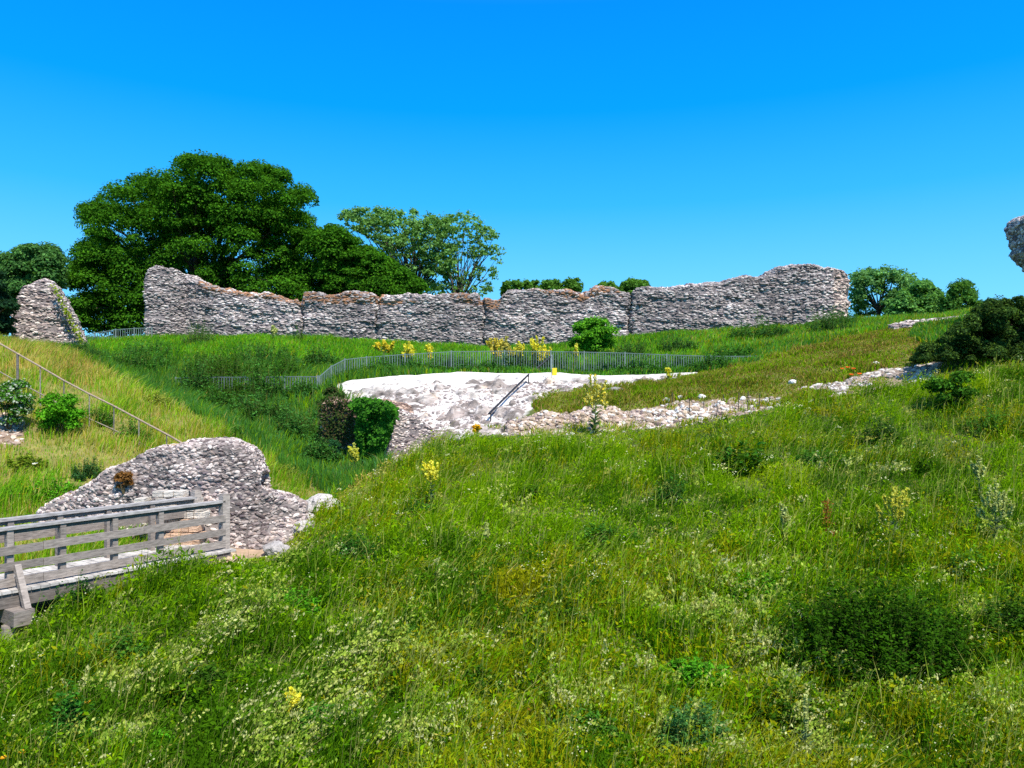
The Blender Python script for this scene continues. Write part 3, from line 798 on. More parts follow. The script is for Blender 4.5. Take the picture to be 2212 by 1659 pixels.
# dark handrail pole down the chalk and its upper end by the fence
def chalk_z(x, y): return G(x, y) + .1
pr = thing('handrail_pole', 'black slanting handrail pole lying up the white chalk slope', 'handrail', W(1057, 893, 30.2))
mb = MB(); mb.tube([W(1056, 894, 30.2), W(1100, 850, 32.8), W(1142, 809, 35.3)], .045, 8, (.02, .02, .022)); mb.build('pole', M_dark, pr)
mb = MB(); a = W(1142, 809, 35.3); mb.tube([a + [0, 0, .0], a + [0, .0, -.75]], .03, 6, (.03, .03, .03)); mb.build('post', M_dark, pr)
p = W(1060, 890, 30.4); mb = MB(); mb.tube([p, p + [0, 0, -.7]], .03, 6, (.03, .03, .03)); mb.build('post', M_dark, pr)
pr = thing('handrail_pole', 'short black sloping rail above the railings beside yellow mullein', 'handrail', W(1165, 800, 38))
mb = MB(); mb.tube([W(1160, 795, 38), W(1190, 770, 38.3)], .045, 8, (.02, .025, .03)); mb.build('pole', M_dark, pr)
mb = MB(); mb.tube([W(1164, 794, 38), W(1164, 838, 38)], .03, 6, (.10, .12, .06)); mb.build('post', M_dark, pr)
sg = thing('warning_sign', 'small yellow sign on a thin post at the chalk edge', 'sign', W(1192, 848, 35.6))
mb = MB(); mb.tube([W(1192, 862, 35.6), W(1192, 766, 35.6)], .022, 8, (.35, .40, .38)); mb.build('post', M_metal, sg)
mb = MB(); c = W(1198, 803, 35.55); mb.box(c, (.11, 0, 0), (0, .012, 0), (0, 0, .18), (.80, .62, .03)); mb.build('sign_panel', M_sign, sg)
for k, (x, yt, yb) in enumerate([(1451, 848, 880), (1490, 860, 905), (1520, 865, 890), (1548, 868, 905), (1562, 852, 880), (1595, 848, 885), (1615, 845, 890), (1640, 850, 880)]):
    p = pick(x, yb, 26.8); h = (yb - yt) / F * p[1]
    mb = MB(); mb.tube([p - [0, 0, .2], p + [r.uniform(-.03, .03), 0, h]], .016, 6, (.07, .055, .045))
    o = mb.build('stake', M_bark, loc=p)
    where = ['leftmost of the thin dark stakes on the flint strip', 'second thin dark stake from the left on the flint strip', 'short thin dark stake third from the left on the strip', 'fourth thin dark stake from the left on the flint strip',
             'thin dark stake just right of the row centre', 'tall thin dark stake third from the right on the strip', 'tallest thin dark stake near the right end of the row', 'rightmost of the thin dark stakes on the flint strip'][k]
    tag(o, where, 'stake', 'thin stakes on the flint strip')

# ------------------------------------------------------------------ foliage
def leaf_quads(P, D, S, L, Wd):
    """diamond leaves: centre P, long axis D, side axis S"""
    L = L[:, None]; Wd = Wd[:, None]
    V = np.stack([P - D * L / 2, P + S * Wd / 2, P + D * L / 2, P - S * Wd / 2], 1)
    q = np.arange(len(P) * 4).reshape(-1, 4)
    return V.reshape(-1, 3), q

def unit(v): return v / (np.linalg.norm(v, axis=-1, keepdims=True) + 1e-9)

def clump_leaves(C0, rad, n, size, cols, r, flat=.65, up=.5, fill=.35):
    """leaves over flattened clumps. C0 (k,3), rad (k,), n leaves per unit"""
    Vs, Cs, off = [], [], 0
    ks = np.repeat(np.arange(len(C0)), n)
    m = len(ks)
    d = unit(r.normal(size=(m, 3)))
    d[:, 2] = np.where(d[:, 2] < -.35, -d[:, 2] * .6, d[:, 2])
    rr = 1 - fill * r.uniform(size=m) ** 1.5
    lumps = 1 + .35 * (vnoise(d * 2.6 + ks[:, None] * 3.1, 5) - .5)
    P = C0[ks] + d * (rad[ks] * rr * lumps)[:, None] * np.array([1, 1, flat])
    nrm = unit(d * np.array([1, 1, 1.3]) + np.array([0, 0, up]) + r.normal(size=(m, 3)) * .55)
    a = unit(np.cross(nrm, r.normal(size=(m, 3))))
    b = np.cross(nrm, a)
    s = r.uniform(*size, m)
    V, q = leaf_quads(P, a, b, s, s * r.uniform(.5, .85, m))
    V = V.reshape(-1, 4, 3); V[:, 2] += nrm * (s * -.15)[:, None]; V[:, 0] += nrm * (s * -.15)[:, None]
    base = cols[r.integers(0, len(cols), m)]
    tone = (.8 + .4 * vnoise(C0 * 1.7, 9))[ks]
    base = base * (tone * r.uniform(.7, 1.3, m))[:, None]
    return V.reshape(-1, 3), q, np.repeat(base, 4, 0)

def fill_poly(poly, Yc, depth, radr, n, gaps=(), r=None, edge=.8, mind=.55):
    """clump centres inside a photographed outline, spread through the crown's real depth"""
    poly = np.array(poly, float)
    lo, hi = poly.min(0), poly.max(0)
    cs, rs = [], []
    tries = 0
    while len(cs) < n and tries < n * 220:
        tries += 1
        x, y = r.uniform(lo[0], hi[0]), r.uniform(lo[1], hi[1])
        rad = r.uniform(*radr)
        Yv = Yc + r.uniform(-1, 1) * depth
        rp = rad / Yv * F
        th = np.linspace(0, 2 * math.pi, 9)[:-1]
        if not inpoly(x + np.cos(th) * rp * edge, y + np.sin(th) * rp * edge * .75, poly).all(): continue
        if any((x - gx_) ** 2 + ((y - gy_) * 1.2) ** 2 < (gr + rp * .45) ** 2 for gx_, gy_, gr in gaps): continue
        c = W(x, y, Yv)
        if cs and min(np.linalg.norm((c - o_) / np.array([1, 1.6, 1])) / (ro + rad) for o_, ro in zip(cs, rs)) < mind * .5: continue
        cs.append(c); rs.append(rad)
    return np.array(cs), np.array(rs)

def tree(name, label, cat, poly, Yc, depth, radr, nclump, nleaf, leaf, cols, trunk, seed, gaps=(), group=None, flat=.62, limbs=10, tr=.45, edge=.8, part='crown', fill=.35, trunkcol=(.10, .075, .055), mind=.55, extra=None):
    r = np.random.default_rng(seed)
    cs, rs = fill_poly(poly, Yc, depth, radr, nclump, gaps, r, edge, mind)
    if extra is not None:
        cs = np.concatenate([cs, [W(x, y, Yv) for x, y, Yv, _ in extra]]); rs = np.r_[rs, [e[3] for e in extra]]
    b = W(*trunk); gz = G(b[0], b[1]); b = np.array([b[0], b[1], gz])
    t = thing(name, label, cat, b, group)
    V, q, c = clump_leaves(cs, rs, nleaf, leaf, np.array(cols), r, flat, fill=fill)
    mesh_np(part, V, [q], M_leaf, c, t, False, b)
    mb = MB()
    mid = cs.mean(0)
    fork = b + np.array([(mid[0] - b[0]) * .35, 0, max(.3, (mid[2] - b[2]) * .45)])
    mb.tube([b - [0, 0, .3], b + (fork - b) * .3 + [0, 0, .05], fork], [tr * 1.25, tr, tr * .8], 9, trunkcol)
    for k in r.permutation(len(cs))[:limbs]:
        e = cs[k]; m1 = fork + (e - fork) * .5 + r.normal(size=3) * .08 * np.linalg.norm(e - fork) + [0, 0, .06 * np.linalg.norm(e - fork)]
        mb.tube([fork, m1, e], [tr * .5, tr * .28, tr * .08], 6, trunkcol)
    mb.build('trunk' if part == 'crown' else 'stem', M_bark, t, smooth_shade=True)
    return t

DEEP = [[.044, .150, .010], [.060, .185, .012], [.032, .11, .010], [.082, .235, .013]]
BLUEG = [[.06, .165, .04], [.08, .21, .05], [.05, .125, .036], [.11, .25, .06]]
# big sycamore and its companions
BIG = [(140, 690), (130, 600), (160, 545), (180, 500), (168, 450), (215, 425), (250, 385), (330, 372), (345, 362), (368, 385), (370, 345), (420, 335), (500, 343), (560, 352), (610, 368), (650, 380), (678, 395), (684, 430), (680, 480), (720, 505), (745, 560), (760, 620), (745, 665), (640, 672), (470, 662), (400, 650), (340, 680), (310, 735), (240, 738), (150, 735)]
gaps = [(262, 484, 7), (240, 502, 5), (487, 437, 2), (408, 586, 8), (432, 602, 5), (545, 572, 7), (500, 540, 2)]
tree('sycamore_tree', 'large dark green domed tree behind the high left end of the wall', 'tree', BIG, 63, 5.5, (.6, 1.7), 760, 400, (.13, .27), DEEP, (440, 700, 63), 101, gaps, limbs=30, tr=.6, edge=.62, mind=.16, flat=.8)
tree('broad_leaved_tree', 'dark green tree sloping down right to the wall from the large dome', 'tree',
     [(680, 670), (690, 560), (680, 510), (700, 475), (735, 492), (790, 520), (830, 545), (870, 575), (905, 600), (935, 632), (905, 664)], 60, 3.5, (.5, 1.3), 300, 400, (.13, .27), DEEP, (770, 700, 60), 102, limbs=16, mind=.16, flat=.75, edge=.6)
LEFT = [(0, 690), (-60, 690), (-60, 560), (0, 552), (40, 538), (80, 528), (120, 526), (135, 545), (140, 600), (130, 640), (100, 620), (70, 640)]
tree('broad_leaved_tree', 'blue-green tree behind the ivy-edged wall stub', 'tree', LEFT, 56, 3, (.5, 1.2), 260, 320, (.15, .3), BLUEG, (60, 720, 56), 103, limbs=14, mind=.16, edge=.62, flat=.75)
tree('yew_tree', 'very dark yew at the frame edge before the wall stub', 'tree', [(-90, 750), (-90, 570), (-20, 575), (18, 585), (46, 615), (50, 640), (40, 690), (22, 735), (0, 752)], 42, 1.6, (.4, .8), 60, 620, (.10, .2),
     [[.02, .062, .026], [.03, .085, .032], [.014, .04, .02]], (-20, 760, 42), 104, limbs=8, tr=.25)
SP = [(730, 470), (745, 450), (800, 442), (850, 452), (880, 447), (930, 462), (985, 455), (1030, 458), (1045, 480), (1080, 520), (1086, 545), (1060, 600), (1040, 632), (960, 632), (900, 600), (860, 560), (800, 510), (750, 500)]
sg_ = [(905, 600, 12), (945, 600, 9), (1012, 575, 8), (1050, 565, 10), (872, 565, 6), (1025, 610, 8), (970, 520, 6)]
tree('plane_tree', 'thin-leaved tall tree with visible branches and sky gaps behind the wall', 'tree', [(728, 470), (745, 450), (800, 442), (850, 452), (880, 447), (930, 462), (985, 470), (995, 520), (985, 580), (960, 640), (900, 640), (870, 590), (800, 520), (750, 500)], 72, 3.5, (.35, .85), 380, 46, (.18, .36),
     [[.16, .33, .08], [.21, .40, .11], [.12, .26, .06]], (905, 660, 72), 105, sg_, limbs=60, tr=.2, mind=.3, edge=.6, flat=1.0, fill=1.0)
tree('plane_tree', 'wispy sparse-leaved tree right of the thin-leaved tall one', 'tree', [(930, 480), (985, 452), (1030, 456), (1048, 480), (1083, 515), (1092, 545), (1075, 600), (1062, 645), (930, 645), (910, 600), (930, 540)], 72, 3, (.3, .7), 260, 24, (.18, .36),
     [[.16, .33, .08], [.21, .40, .11], [.12, .26, .06]], (985, 680, 72), 106, sg_, limbs=50, tr=.15, mind=.3, edge=.5, flat=1.0, fill=1.0)
for k, (pl, tr_, lab) in enumerate([
        ([(1080, 640), (1085, 612), (1110, 606), (1180, 608), (1250, 604), (1258, 622), (1255, 640)], (1170, 660, 74), 'low green treetop showing over the wall right of the wispy tree'),
        ([(1285, 636), (1292, 615), (1320, 612), (1345, 625), (1345, 640)], (1318, 660, 74), 'tiny treetop peeping over the hump in the wall'),
        ([(1340, 640), (1345, 612), (1365, 606), (1396, 610), (1402, 622), (1395, 640)], (1370, 660, 74), 'dark round treetop over the wall joint')]):
    tree('broad_leaved_tree', lab, 'tree', pl, 74, 2, (.3, .6), 150, 70, (.2, .36), [[.12, .28, .04], [.09, .21, .03]], tr_, 110 + k, group='treetops over the wall', limbs=5, tr=.2, edge=.35, mind=.1, flat=1.0, fill=1.0)
tree('broad_leaved_tree', 'open-crowned tree with sky gaps right beside the wall end', 'tree', [(1838, 690), (1838, 600), (1850, 585), (1900, 578), (1940, 574), (1960, 590), (1985, 600), (1985, 640), (1960, 690)], 66, 2.5, (.35, .9), 170, 75, (.16, .34), [[.14, .31, .09], [.18, .37, .11], [.10, .24, .07]], (1895, 700, 66), 120, [(1890, 655, 14), (1878, 630, 7), (1920, 625, 6), (1905, 670, 12)], limbs=30, tr=.2, mind=.25, edge=.45, flat=1.0, fill=1.0)
tree('broad_leaved_tree', 'round mid-green tree right of the open-crowned one', 'tree', [(1900, 700), (1915, 655), (1950, 625), (1985, 605), (2010, 608), (2040, 640), (2060, 650), (2065, 700)], 62, 2.5, (.4, .9), 130, 200, (.16, .32), [[.13, .31, .07], [.17, .38, .08], [.10, .24, .06]], (1990, 700, 62), 121, limbs=10, tr=.25, mind=.35, edge=.65, flat=.8, fill=.7)
tree('broad_leaved_tree', 'light green ragged shrub tree last before the dark thicket', 'tree', [(2020, 705), (2035, 645), (2055, 615), (2090, 606), (2108, 636), (2118, 655), (2140, 648), (2150, 675), (2120, 705)], 58, 2, (.3, .65), 150, 90, (.15, .3), [[.10, .24, .04], [.07, .18, .035]], (2080, 700, 58), 122, limbs=10, tr=.16, mind=.2, edge=.4, flat=1.0, fill=1.0)
tree('hawthorn_thicket', 'very dark thicket climbing the slope at the right edge', 'shrub', [(1945, 790), (1960, 758), (2010, 738), (2060, 705), (2100, 665), (2140, 642), (2215, 640), (2320, 650), (2320, 790), (2212, 792), (2120, 775), (2050, 790)], 29, 1.6, (.18, .45), 300, 300, (.06, .13),
     [[.048, .098, .022], [.066, .13, .026], [.035, .07, .02], [.10, .18, .03]], (2180, 790, 29), 123, limbs=20, tr=.10, part='foliage', mind=.35, edge=.65, flat=.85, fill=.7)

def weed(label, x, y, w, h, cols, seed, leaf=(.05, .10), name='weed_clump', cat='weeds', stems=60, per=26, Yv=None, group=None, near=7.5, droop=.35):
    """upright leafy stems crowding out of the sward"""
    b = pick(x, y, near) if Yv is None else W(x, y, Yv)
    r = np.random.default_rng(seed)
    if Yv is not None: b[2] = G(b[0], b[1])
    wm, hm = w / F * b[1], h / F * b[1]
    t = thing(name, label, cat, b, group)
    ang = r.uniform(0, 2 * math.pi, stems); rd = r.uniform(size=stems) ** .6
    px = b[0] + np.cos(ang) * rd * wm * .52 + r.normal(size=stems) * wm * .05; py = b[1] + np.sin(ang) * rd * max(wm * .36, .15)
    pz = G(px, py)
    hs = hm * (.75 + .6 * vnoise(np.c_[px, py] * 2.2, seed)) * (1.05 - .62 * rd ** 2) * r.uniform(.55, 1.1, stems)
    tipx = (np.cos(ang) * rd * .25 + r.normal(size=stems) * .12) * hs; tipy = np.sin(ang) * rd * .2 * hs
    k = np.repeat(np.arange(stems), per); f = r.uniform(.08, 1, len(k))
    C0 = np.stack([px[k] + tipx[k] * f ** 1.5, py[k] + tipy[k] * f ** 1.5, pz[k] + hs[k] * f], 1)
    a = r.uniform(0, 2 * math.pi, len(k)); d = unit(np.stack([np.cos(a), np.sin(a), r.normal(size=len(k)) * .4 + .25 - droop * f], 1))
    L = r.uniform(*leaf, len(k)) * (1.15 - .55 * f)
    side = unit(np.cross(d, unit(np.array([0, 0, 1.]) + r.normal(size=(len(k), 3)) * .35)))
    V, q = leaf_quads(C0 + d * L[:, None] * .55, d, side, L, L * r.uniform(.38, .62, len(k)))
    cols = np.array(cols); tone = r.uniform(.75, 1.25, stems)[k]
    c = cols[r.integers(0, len(cols), len(k))] * (tone * r.uniform(.75, 1.25, len(k)))[:, None]
    i_ = np.arange(stems); p0 = np.stack([px, py, pz - .03], 1); p1 = p0 + np.stack([tipx, tipy, hs], 1)
    sd_ = np.array([.006, .002, 0]) * (b[1] / 15)
    SV = np.stack([p0 - sd_, p0 + sd_, p1], 1).reshape(-1, 3)
    mesh_np('foliage', np.concatenate([V, SV]), [q, i_[:, None] * 3 + np.array([[0, 1, 2]]) + len(V)], M_leaf,
            np.concatenate([np.repeat(c, 4, 0), np.tile([.12, .17, .04], (stems * 3, 1))]), t, False, b)
    return t

def bush(label, x, y, w, h, cols, seed, leaf=(.04, .09), name='bush', cat='bush', nleaf=260, n=14, Yv=None, group=None, flat=.8, near=7.5, radk=.22, fill=.8):
    """x,y: foot of the bush on the photograph; w,h in photograph pixels"""
    b = pick(x, y, near) if Yv is None else W(x, y, Yv)
    if Yv is not None: b[2] = G(b[0], b[1])
    r = np.random.default_rng(seed)
    Yb = b[1]; wm = w / F * Yb; hm = h / F * Yb
    k = np.arange(n)
    u = unit(r.normal(size=(n, 3))) * (r.uniform(size=(n, 1)) ** .4)
    cs = b + u * np.array([wm * .42, wm * .34, hm * .42]) + np.array([0, 0, hm * .48])
    n = len(cs); rs = np.full(n, min(wm, hm) * radk) * r.uniform(.7, 1.2, n)
    cs[:, 2] = np.maximum(cs[:, 2], b[2] + rs * .4)
    t = thing(name, label, cat, b, group)
    V, q, c = clump_leaves(cs, rs, nleaf, leaf, np.array(cols), r, flat, fill=fill)
    mesh_np('foliage', V, [q], M_leaf, c, t, False, b)
    mb = MB()
    for e in cs[:7]:
        mb.tube([b - [0, 0, .1], b + (e - b) * .5 + r.normal(size=3) * .03, e], [.02, .014, .006], 5, (.10, .08, .04))
    mb.build('stem', M_bark, t)
    return t

VIV = [[.10, .34, .014], [.13, .40, .018], [.07, .24, .014]]
MIDG = [[.07, .21, .02], [.09, .25, .024], [.05, .15, .018]]
DK = [[.046, .125, .009], [.062, .155, .010], [.034, .09, .008]]
bush('bright green rounded bush on the slope below the stair handrail', 132, 938, 108, 104, VIV, 201, (.06, .12), nleaf=300, n=18)
bush('dark leafy bush flecked with white flowers at the frame edge', 18, 930, 105, 125, MIDG + [[.45, .5, .38]], 202, (.06, .12), nleaf=340, n=20)
weed('small grey-green weed clump in the yellow slope grass', 186, 1030, 62, 46, [[.04, .13, .035], [.06, .17, .05]], 203, stems=60, leaf=(.05, .1))
bush('spreading green elder bush before the foot of the long wall', 1283, 758, 105, 84, [[.12, .36, .022], [.16, .42, .025], [.08, .25, .02]], 204, (.10, .22), nleaf=300, n=40, Yv=44, cat='bush')
weed('pale feathery shrub at the foot of the wall near its high left end', 428, 750, 66, 54, [[.10, .20, .055], [.07, .16, .05]], 205, leaf=(.07, .16), stems=70, per=30, Yv=47, name='shrub', cat='shrub', droop=.0)
weed('upright pale green tuft against the foot of the wall', 645, 730, 26, 34, [[.10, .24, .04], [.08, .18, .04]], 206, leaf=(.07, .15), stems=30, Yv=49, droop=.0)
weed('dark green weeds on the bank under the left railings', 182, 795, 92, 52, [[.04, .11, .03], [.05, .14, .03]], 207, leaf=(.08, .18), stems=110, Yv=38)
weed('dark bramble mound above the half-buried railings', 470, 826, 150, 66, DK + MIDG, 208, leaf=(.08, .16), stems=240, per=40, Yv=38)
weed('bright leafy bush beside the bend in the railings', 610, 806, 54, 56, [[.07, .21, .015], [.05, .15, .015]], 209, leaf=(.08, .17), stems=60, per=34, Yv=38.6)
weed('tall dark weeds in front of the half-buried railings', 492, 868, 84, 66, DK, 210, leaf=(.08, .17), stems=90, per=34, Yv=35.2)
bush('dark green bush hanging over the left edge of the chalk', 718, 872, 66, 58, [[.035, .10, .018], [.05, .12, .02], [.08, .08, .03]], 211, (.06, .13), nleaf=300, n=14, Yv=33.6)
bush('bluish rounded shrub in front of the ivy-swathed wall', 722, 935, 34, 62, [[.03, .12, .04], [.04, .14, .05]], 212, (.05, .1), nleaf=220, n=9, Yv=28.6, flat=1.1)
bush('dark green bush on the right of the bank below the thicket', 2052, 885, 120, 92, DK + MIDG, 213, (.05, .12), nleaf=320, n=18)
weed('dark green weed clump alone on the right of the bank', 1905, 962, 62, 76, [[.03, .10, .02], [.042, .12, .024]], 214, leaf=(.06, .13), stems=60, per=30)
weed('big-leaved dark plant sprawling near the crest of the bank', 1602, 1020, 110, 84, DK + [[.05, .18, .02]], 215, leaf=(.14, .30), stems=46, per=16)
weed('small dark weed clump halfway down the right of the bank', 2010, 1030, 56, 56, DK, 216, leaf=(.06, .12), stems=40)
weed('wide dark nettle patch on the lower right of the bank', 1900, 1440, 400, 165, [[.034, .105, .005], [.046, .13, .006], [.025, .075, .005]], 217, leaf=(.06, .14), name='nettle_patch', cat='nettles', stems=620, per=34)
weed('bright green leafy plant under the orange flowers', 158, 1610, 92, 108, [[.04, .17, .018], [.055, .21, .02], [.03, .11, .015]], 218, leaf=(.06, .13), stems=60, per=24)
weed('leafy dark plant halfway down the middle of the bank', 1440, 1090, 66, 76, [[.03, .11, .018], [.05, .16, .02]], 219, leaf=(.08, .16), stems=34, per=20)
weed('rounded green weed clump beside the tall yellow mullein', 905, 1120, 60, 52, MIDG, 220, leaf=(.06, .13), stems=50)
weed('dark shrubby growth against the timber bridge supports', 165, 1322, 90, 64, [[.03, .10, .014], [.04, .13, .016]], 221, leaf=(.05, .1), stems=90, per=34)
weed('green weed tuft growing on the path edge by the low rock', 588, 1152, 52, 40, VIV, 222, leaf=(.05, .1), stems=50, near=15)
weed('dark green weed patch low in the left middle of the bank', 760, 1230, 110, 84, [[.035, .13, .014], [.05, .17, .016]], 223, leaf=(.05, .12), stems=90, per=26)
weed('blue-green thistle clump on the right edge of the bank', 1500, 1620, 130, 100, [[.06, .17, .035], [.08, .20, .045]], 224, leaf=(.05, .12), stems=80, per=26)
weed('dark weed clump at the right frame edge beside the nettles', 2190, 1400, 120, 130, DK, 225, leaf=(.06, .13), stems=110, per=34)
bush('rusty brown dried shrub rooted on the flint ruin', 266, 1052, 50, 44, [[.26, .12, .03], [.20, .10, .03], [.32, .16, .05]], 226, (.03, .07), 'dried_shrub', 'shrub', 170, 10, Yv=17.5)
b_ = bpy.data.objects['dried_shrub']; b_.location = W(266, 1058, 17.72)
for k, (x, y, w, h, Yv, lab) in enumerate([(1460, 775, 80, 40, 44, 'dark low weeds above the right railings'), (1790, 738, 90, 50, 45, 'grey-green weeds on the terrace below the wall end'),
        (1680, 735, 70, 36, 46, 'soft green weeds in the middle of the right terrace'), (1360, 775, 90, 50, 42.5, 'dark green weeds beside the elder bush'),
        (1190, 806, 60, 52, 40.5, 'blue-green weeds behind the railings under the yellow mulleins'), (1120, 806, 110, 60, 40.3, 'dark green weeds behind the railings at their middle')]):
    weed(lab, x, y, w, h, [[.045, .13, .03], [.06, .17, .035], [.035, .10, .028]], 230 + k, (.09, .2), 'weed_clump', 'weeds', 90, 28, Yv, 'weed clumps on the terrace')

OG = [[.06, .19, .035], [.08, .24, .04], [.045, .14, .028]]
for k, (x, y, w, h, Yv, lab) in enumerate([(560, 838, 90, 64, 36.0, 'tall dark growth hiding the middle of the half-buried railings'), (425, 842, 60, 56, 36.0, 'dark growth hiding the left end of the half-buried railings'),
        (650, 850, 60, 34, 35.8, 'low dark growth before the right end of the half-buried railings'), (300, 812, 110, 46, 38.5, 'broad weed mass high on the dark bank'), (560, 905, 110, 56, 33, 'bushy weeds in the middle of the dark bank'),
        (640, 945, 90, 56, 31, 'bushy weeds low on the dark bank toward the gully'), (470, 905, 70, 40, 33.5, 'bushy weeds just over the ridge of the yellow slope'), (690, 1000, 70, 48, 28, 'dark weeds deep in the gully'),
        (560, 790, 150, 44, 40.5, 'dark weed mass on the bank above the railings bend'), (330, 780, 120, 34, 42.5, 'grey-green weeds on the upper left terrace'), (690, 790, 70, 40, 40.3, 'green weeds beside the sloping end of the railings'),
        (860, 806, 70, 34, 40.2, 'green weeds behind the railings under the bright yellow mullein'), (980, 806, 90, 40, 40.4, 'green weeds behind the railings right of the slim mullein'), (1330, 808, 110, 34, 40, 'dark weeds behind the railings right of the yellow sign'),
        (1460, 806, 90, 30, 39.6, 'dark weeds behind the railings near their right end'), (1580, 800, 90, 34, 40, 'weeds beyond the right end of the railings'), (1640, 742, 110, 40, 47, 'green weed mass below the middle of the high wall end'),
        (1800, 712, 110, 34, 49, 'soft weeds at the foot of the wall end'), (815, 822, 70, 26, 38.3, 'low weeds before the railings at their left bend'), (905, 816, 90, 24, 38.9, 'low weeds before the railings below the slim mullein'),
        (1040, 812, 110, 26, 39.2, 'low weeds before the railings behind the chalk rim'), (1390, 812, 120, 26, 38.6, 'low weeds before the railings right of the yellow sign'), (1530, 808, 90, 26, 38.2, 'low weeds before the railings at the chalk tip')]):
    weed(lab, x, y, w * 1.1, h * (1.4 if Yv < 39 else 1.15), OG if k % 3 else [[.06, .20, .03], [.08, .25, .035], [.045, .15, .022]], 600 + k, (.10, .22), 'weed_clump', 'weeds', 100, 26, Yv, 'weeds on the banks and terrace')
for k, (x, y, w, h, c_, lab) in enumerate([(1320, 1180, 130, 50, MIDG, 'soft green weed mound in the centre of the bank'), (1210, 1370, 150, 60, DK, 'dark weed hollow below the centre of the bank'), (620, 1330, 150, 56, VIV, 'bright green weed mound left of centre on the bank'),
        (1010, 1500, 140, 56, DK, 'dark weed clump at the bottom centre of the bank'), (860, 1400, 110, 50, MIDG, 'mid-green weed clump between the two left mulleins'), (1640, 1300, 140, 54, VIV, 'bright weed mound left of the nettle patch'),
        (2120, 1260, 130, 60, MIDG, 'green weed mound above the right end of the nettle patch'), (1500, 1480, 150, 60, VIV, 'bright weed clump above the blue-green thistles'), (420, 1500, 150, 60, DK, 'dark weed hollow near the yellow bottom mullein'),
        (240, 1440, 130, 60, MIDG, 'green weed mound below the bridge'), (1700, 1560, 160, 70, DK, 'dark weed clump below the nettle patch'), (2060, 1580, 160, 60, VIV, 'bright weed clump in the bottom right'),
        (1260, 1600, 150, 60, MIDG, 'green weed clump at the bottom edge right of centre'), (700, 1590, 130, 60, MIDG, 'green weed clump right of the yellow bottom mullein'), (300, 1640, 150, 60, VIV, 'bright weed clump at the bottom left edge'),
        (1130, 1080, 90, 34, DK, 'small dark weed clump in the upper centre of the bank'), (1760, 1010, 110, 40, MIDG, 'green weed mound right of the big-leaved plant'), (2150, 930, 120, 56, MIDG, 'green weed mound under the thicket at the right')]):
    weed(lab, x, y, w, h, c_, 640 + k, (.05, .13), 'weed_clump', 'weeds', 110, 22, None, 'weed mounds on the near bank')

for k, (x, y, w, h, c_, lab) in enumerate([(215, 915, 60, 40, MIDG, 'green weed tuft around the middle posts of the stair handrail'), (285, 950, 70, 40, MIDG, 'green weed tuft at the foot of the stair handrail'), (120, 1075, 110, 44, VIV, 'bright green weeds beside the yellow flowers above the ruin'),
        (505, 950, 60, 30, MIDG, 'small green tuft on the yellow ridge'), (620, 1035, 60, 34, [[.30, .34, .05], [.22, .30, .04]], 'pale dry grass tuft low on the yellow ridge'), (350, 880, 70, 30, [[.34, .36, .06], [.26, .32, .05]], 'pale dry grass tuft high on the yellow ridge'),
        (60, 1010, 70, 34, [[.24, .30, .03], [.16, .26, .02]], 'olive weed tuft beside the lone white flower'), (30, 1085, 90, 40, VIV, 'vivid green weeds under the lowest yellow flower')]):
    weed(lab, x, y, w, h, c_, 680 + k, (.06, .14), 'weed_clump', 'weeds', 60, 22, None, 'weed tufts on the left slope', 14)

# ivy
def ivy(label, x0, x1, y0, y1, Yf, cols, seed, n, leaf, shape=None, name='ivy', thick=.25):
    r = np.random.default_rng(seed)
    x = r.uniform(x0, x1, n * 2); y = r.uniform(y0, y1, n * 2)
    if shape is not None:
        k = inpoly(x + r.normal(size=n * 2) * 2.5, y + r.normal(size=n * 2) * 2.5, np.array(shape)); x, y = x[k][:n], y[k][:n]
    Yv = np.array([Yf(a, b) for a, b in zip(x, y)]) - r.uniform(0, thick, len(x)) * (.4 + 1.2 * fbm(np.c_[x, y] / 18, seed, 3))
    P = np.stack([(x - CX) / F * Yv, Yv, (CY - y) / F * Yv], 1)
    nrm = unit(np.array([-.1, -1, .55]) + r.normal(size=P.shape) * .5)
    a = unit(np.cross(nrm, r.normal(size=P.shape))); b = np.cross(nrm, a)
    s = r.uniform(*leaf, len(P))
    V, q = leaf_quads(P, a, b, s, s * .85)
    cols = np.array(cols); c = cols[r.integers(0, len(cols), len(P))] * r.uniform(.7, 1.3, (len(P), 1))
    return tag(mesh_np(name, V, [q], M_leaf, np.repeat(c, 4, 0), loc=P.mean(0)), label, 'ivy')
def ivyY(a, b): return np.interp(a, [760, 850], [28.9, 27.25])
ivy('dense dark ivy draped over the wall stub in the gully', 752, 862, 858, 990, ivyY, [[.05, .18, .016], [.07, .24, .018], [.03, .11, .014]], 301, 5600, (.06, .15),
    [(776, 985), (768, 930), (772, 900), (758, 876), (766, 862), (800, 862), (838, 870), (860, 884), (856, 905), (846, 930), (838, 950), (826, 985), (800, 975)], thick=.9)
ivy('brown-stemmed ivy on the left end of the gully wall', 684, 766, 850, 960, lambda a, b: np.interp(a, [690, 765], [29.9, 28.9]), [[.09, .07, .03], [.06, .08, .025], [.05, .10, .02]], 302, 1400, (.06, .13),
    [(690, 955), (688, 870), (720, 852), (750, 862), (765, 880), (762, 955)], thick=.3)
ivy('yellow-green ivy strip down the sloping edge of the wall stub', 88, 185, 600, 750, lambda a, b: np.interp(a, [22, 180], [44.2, 45.2]), [[.22, .30, .02], [.16, .24, .02], [.30, .36, .03]], 303, 1500, (.10, .18),
    [(108, 614), (122, 622), (136, 646), (154, 684), (170, 714), (184, 742), (172, 740), (158, 714), (142, 680), (126, 645)], thick=.5)

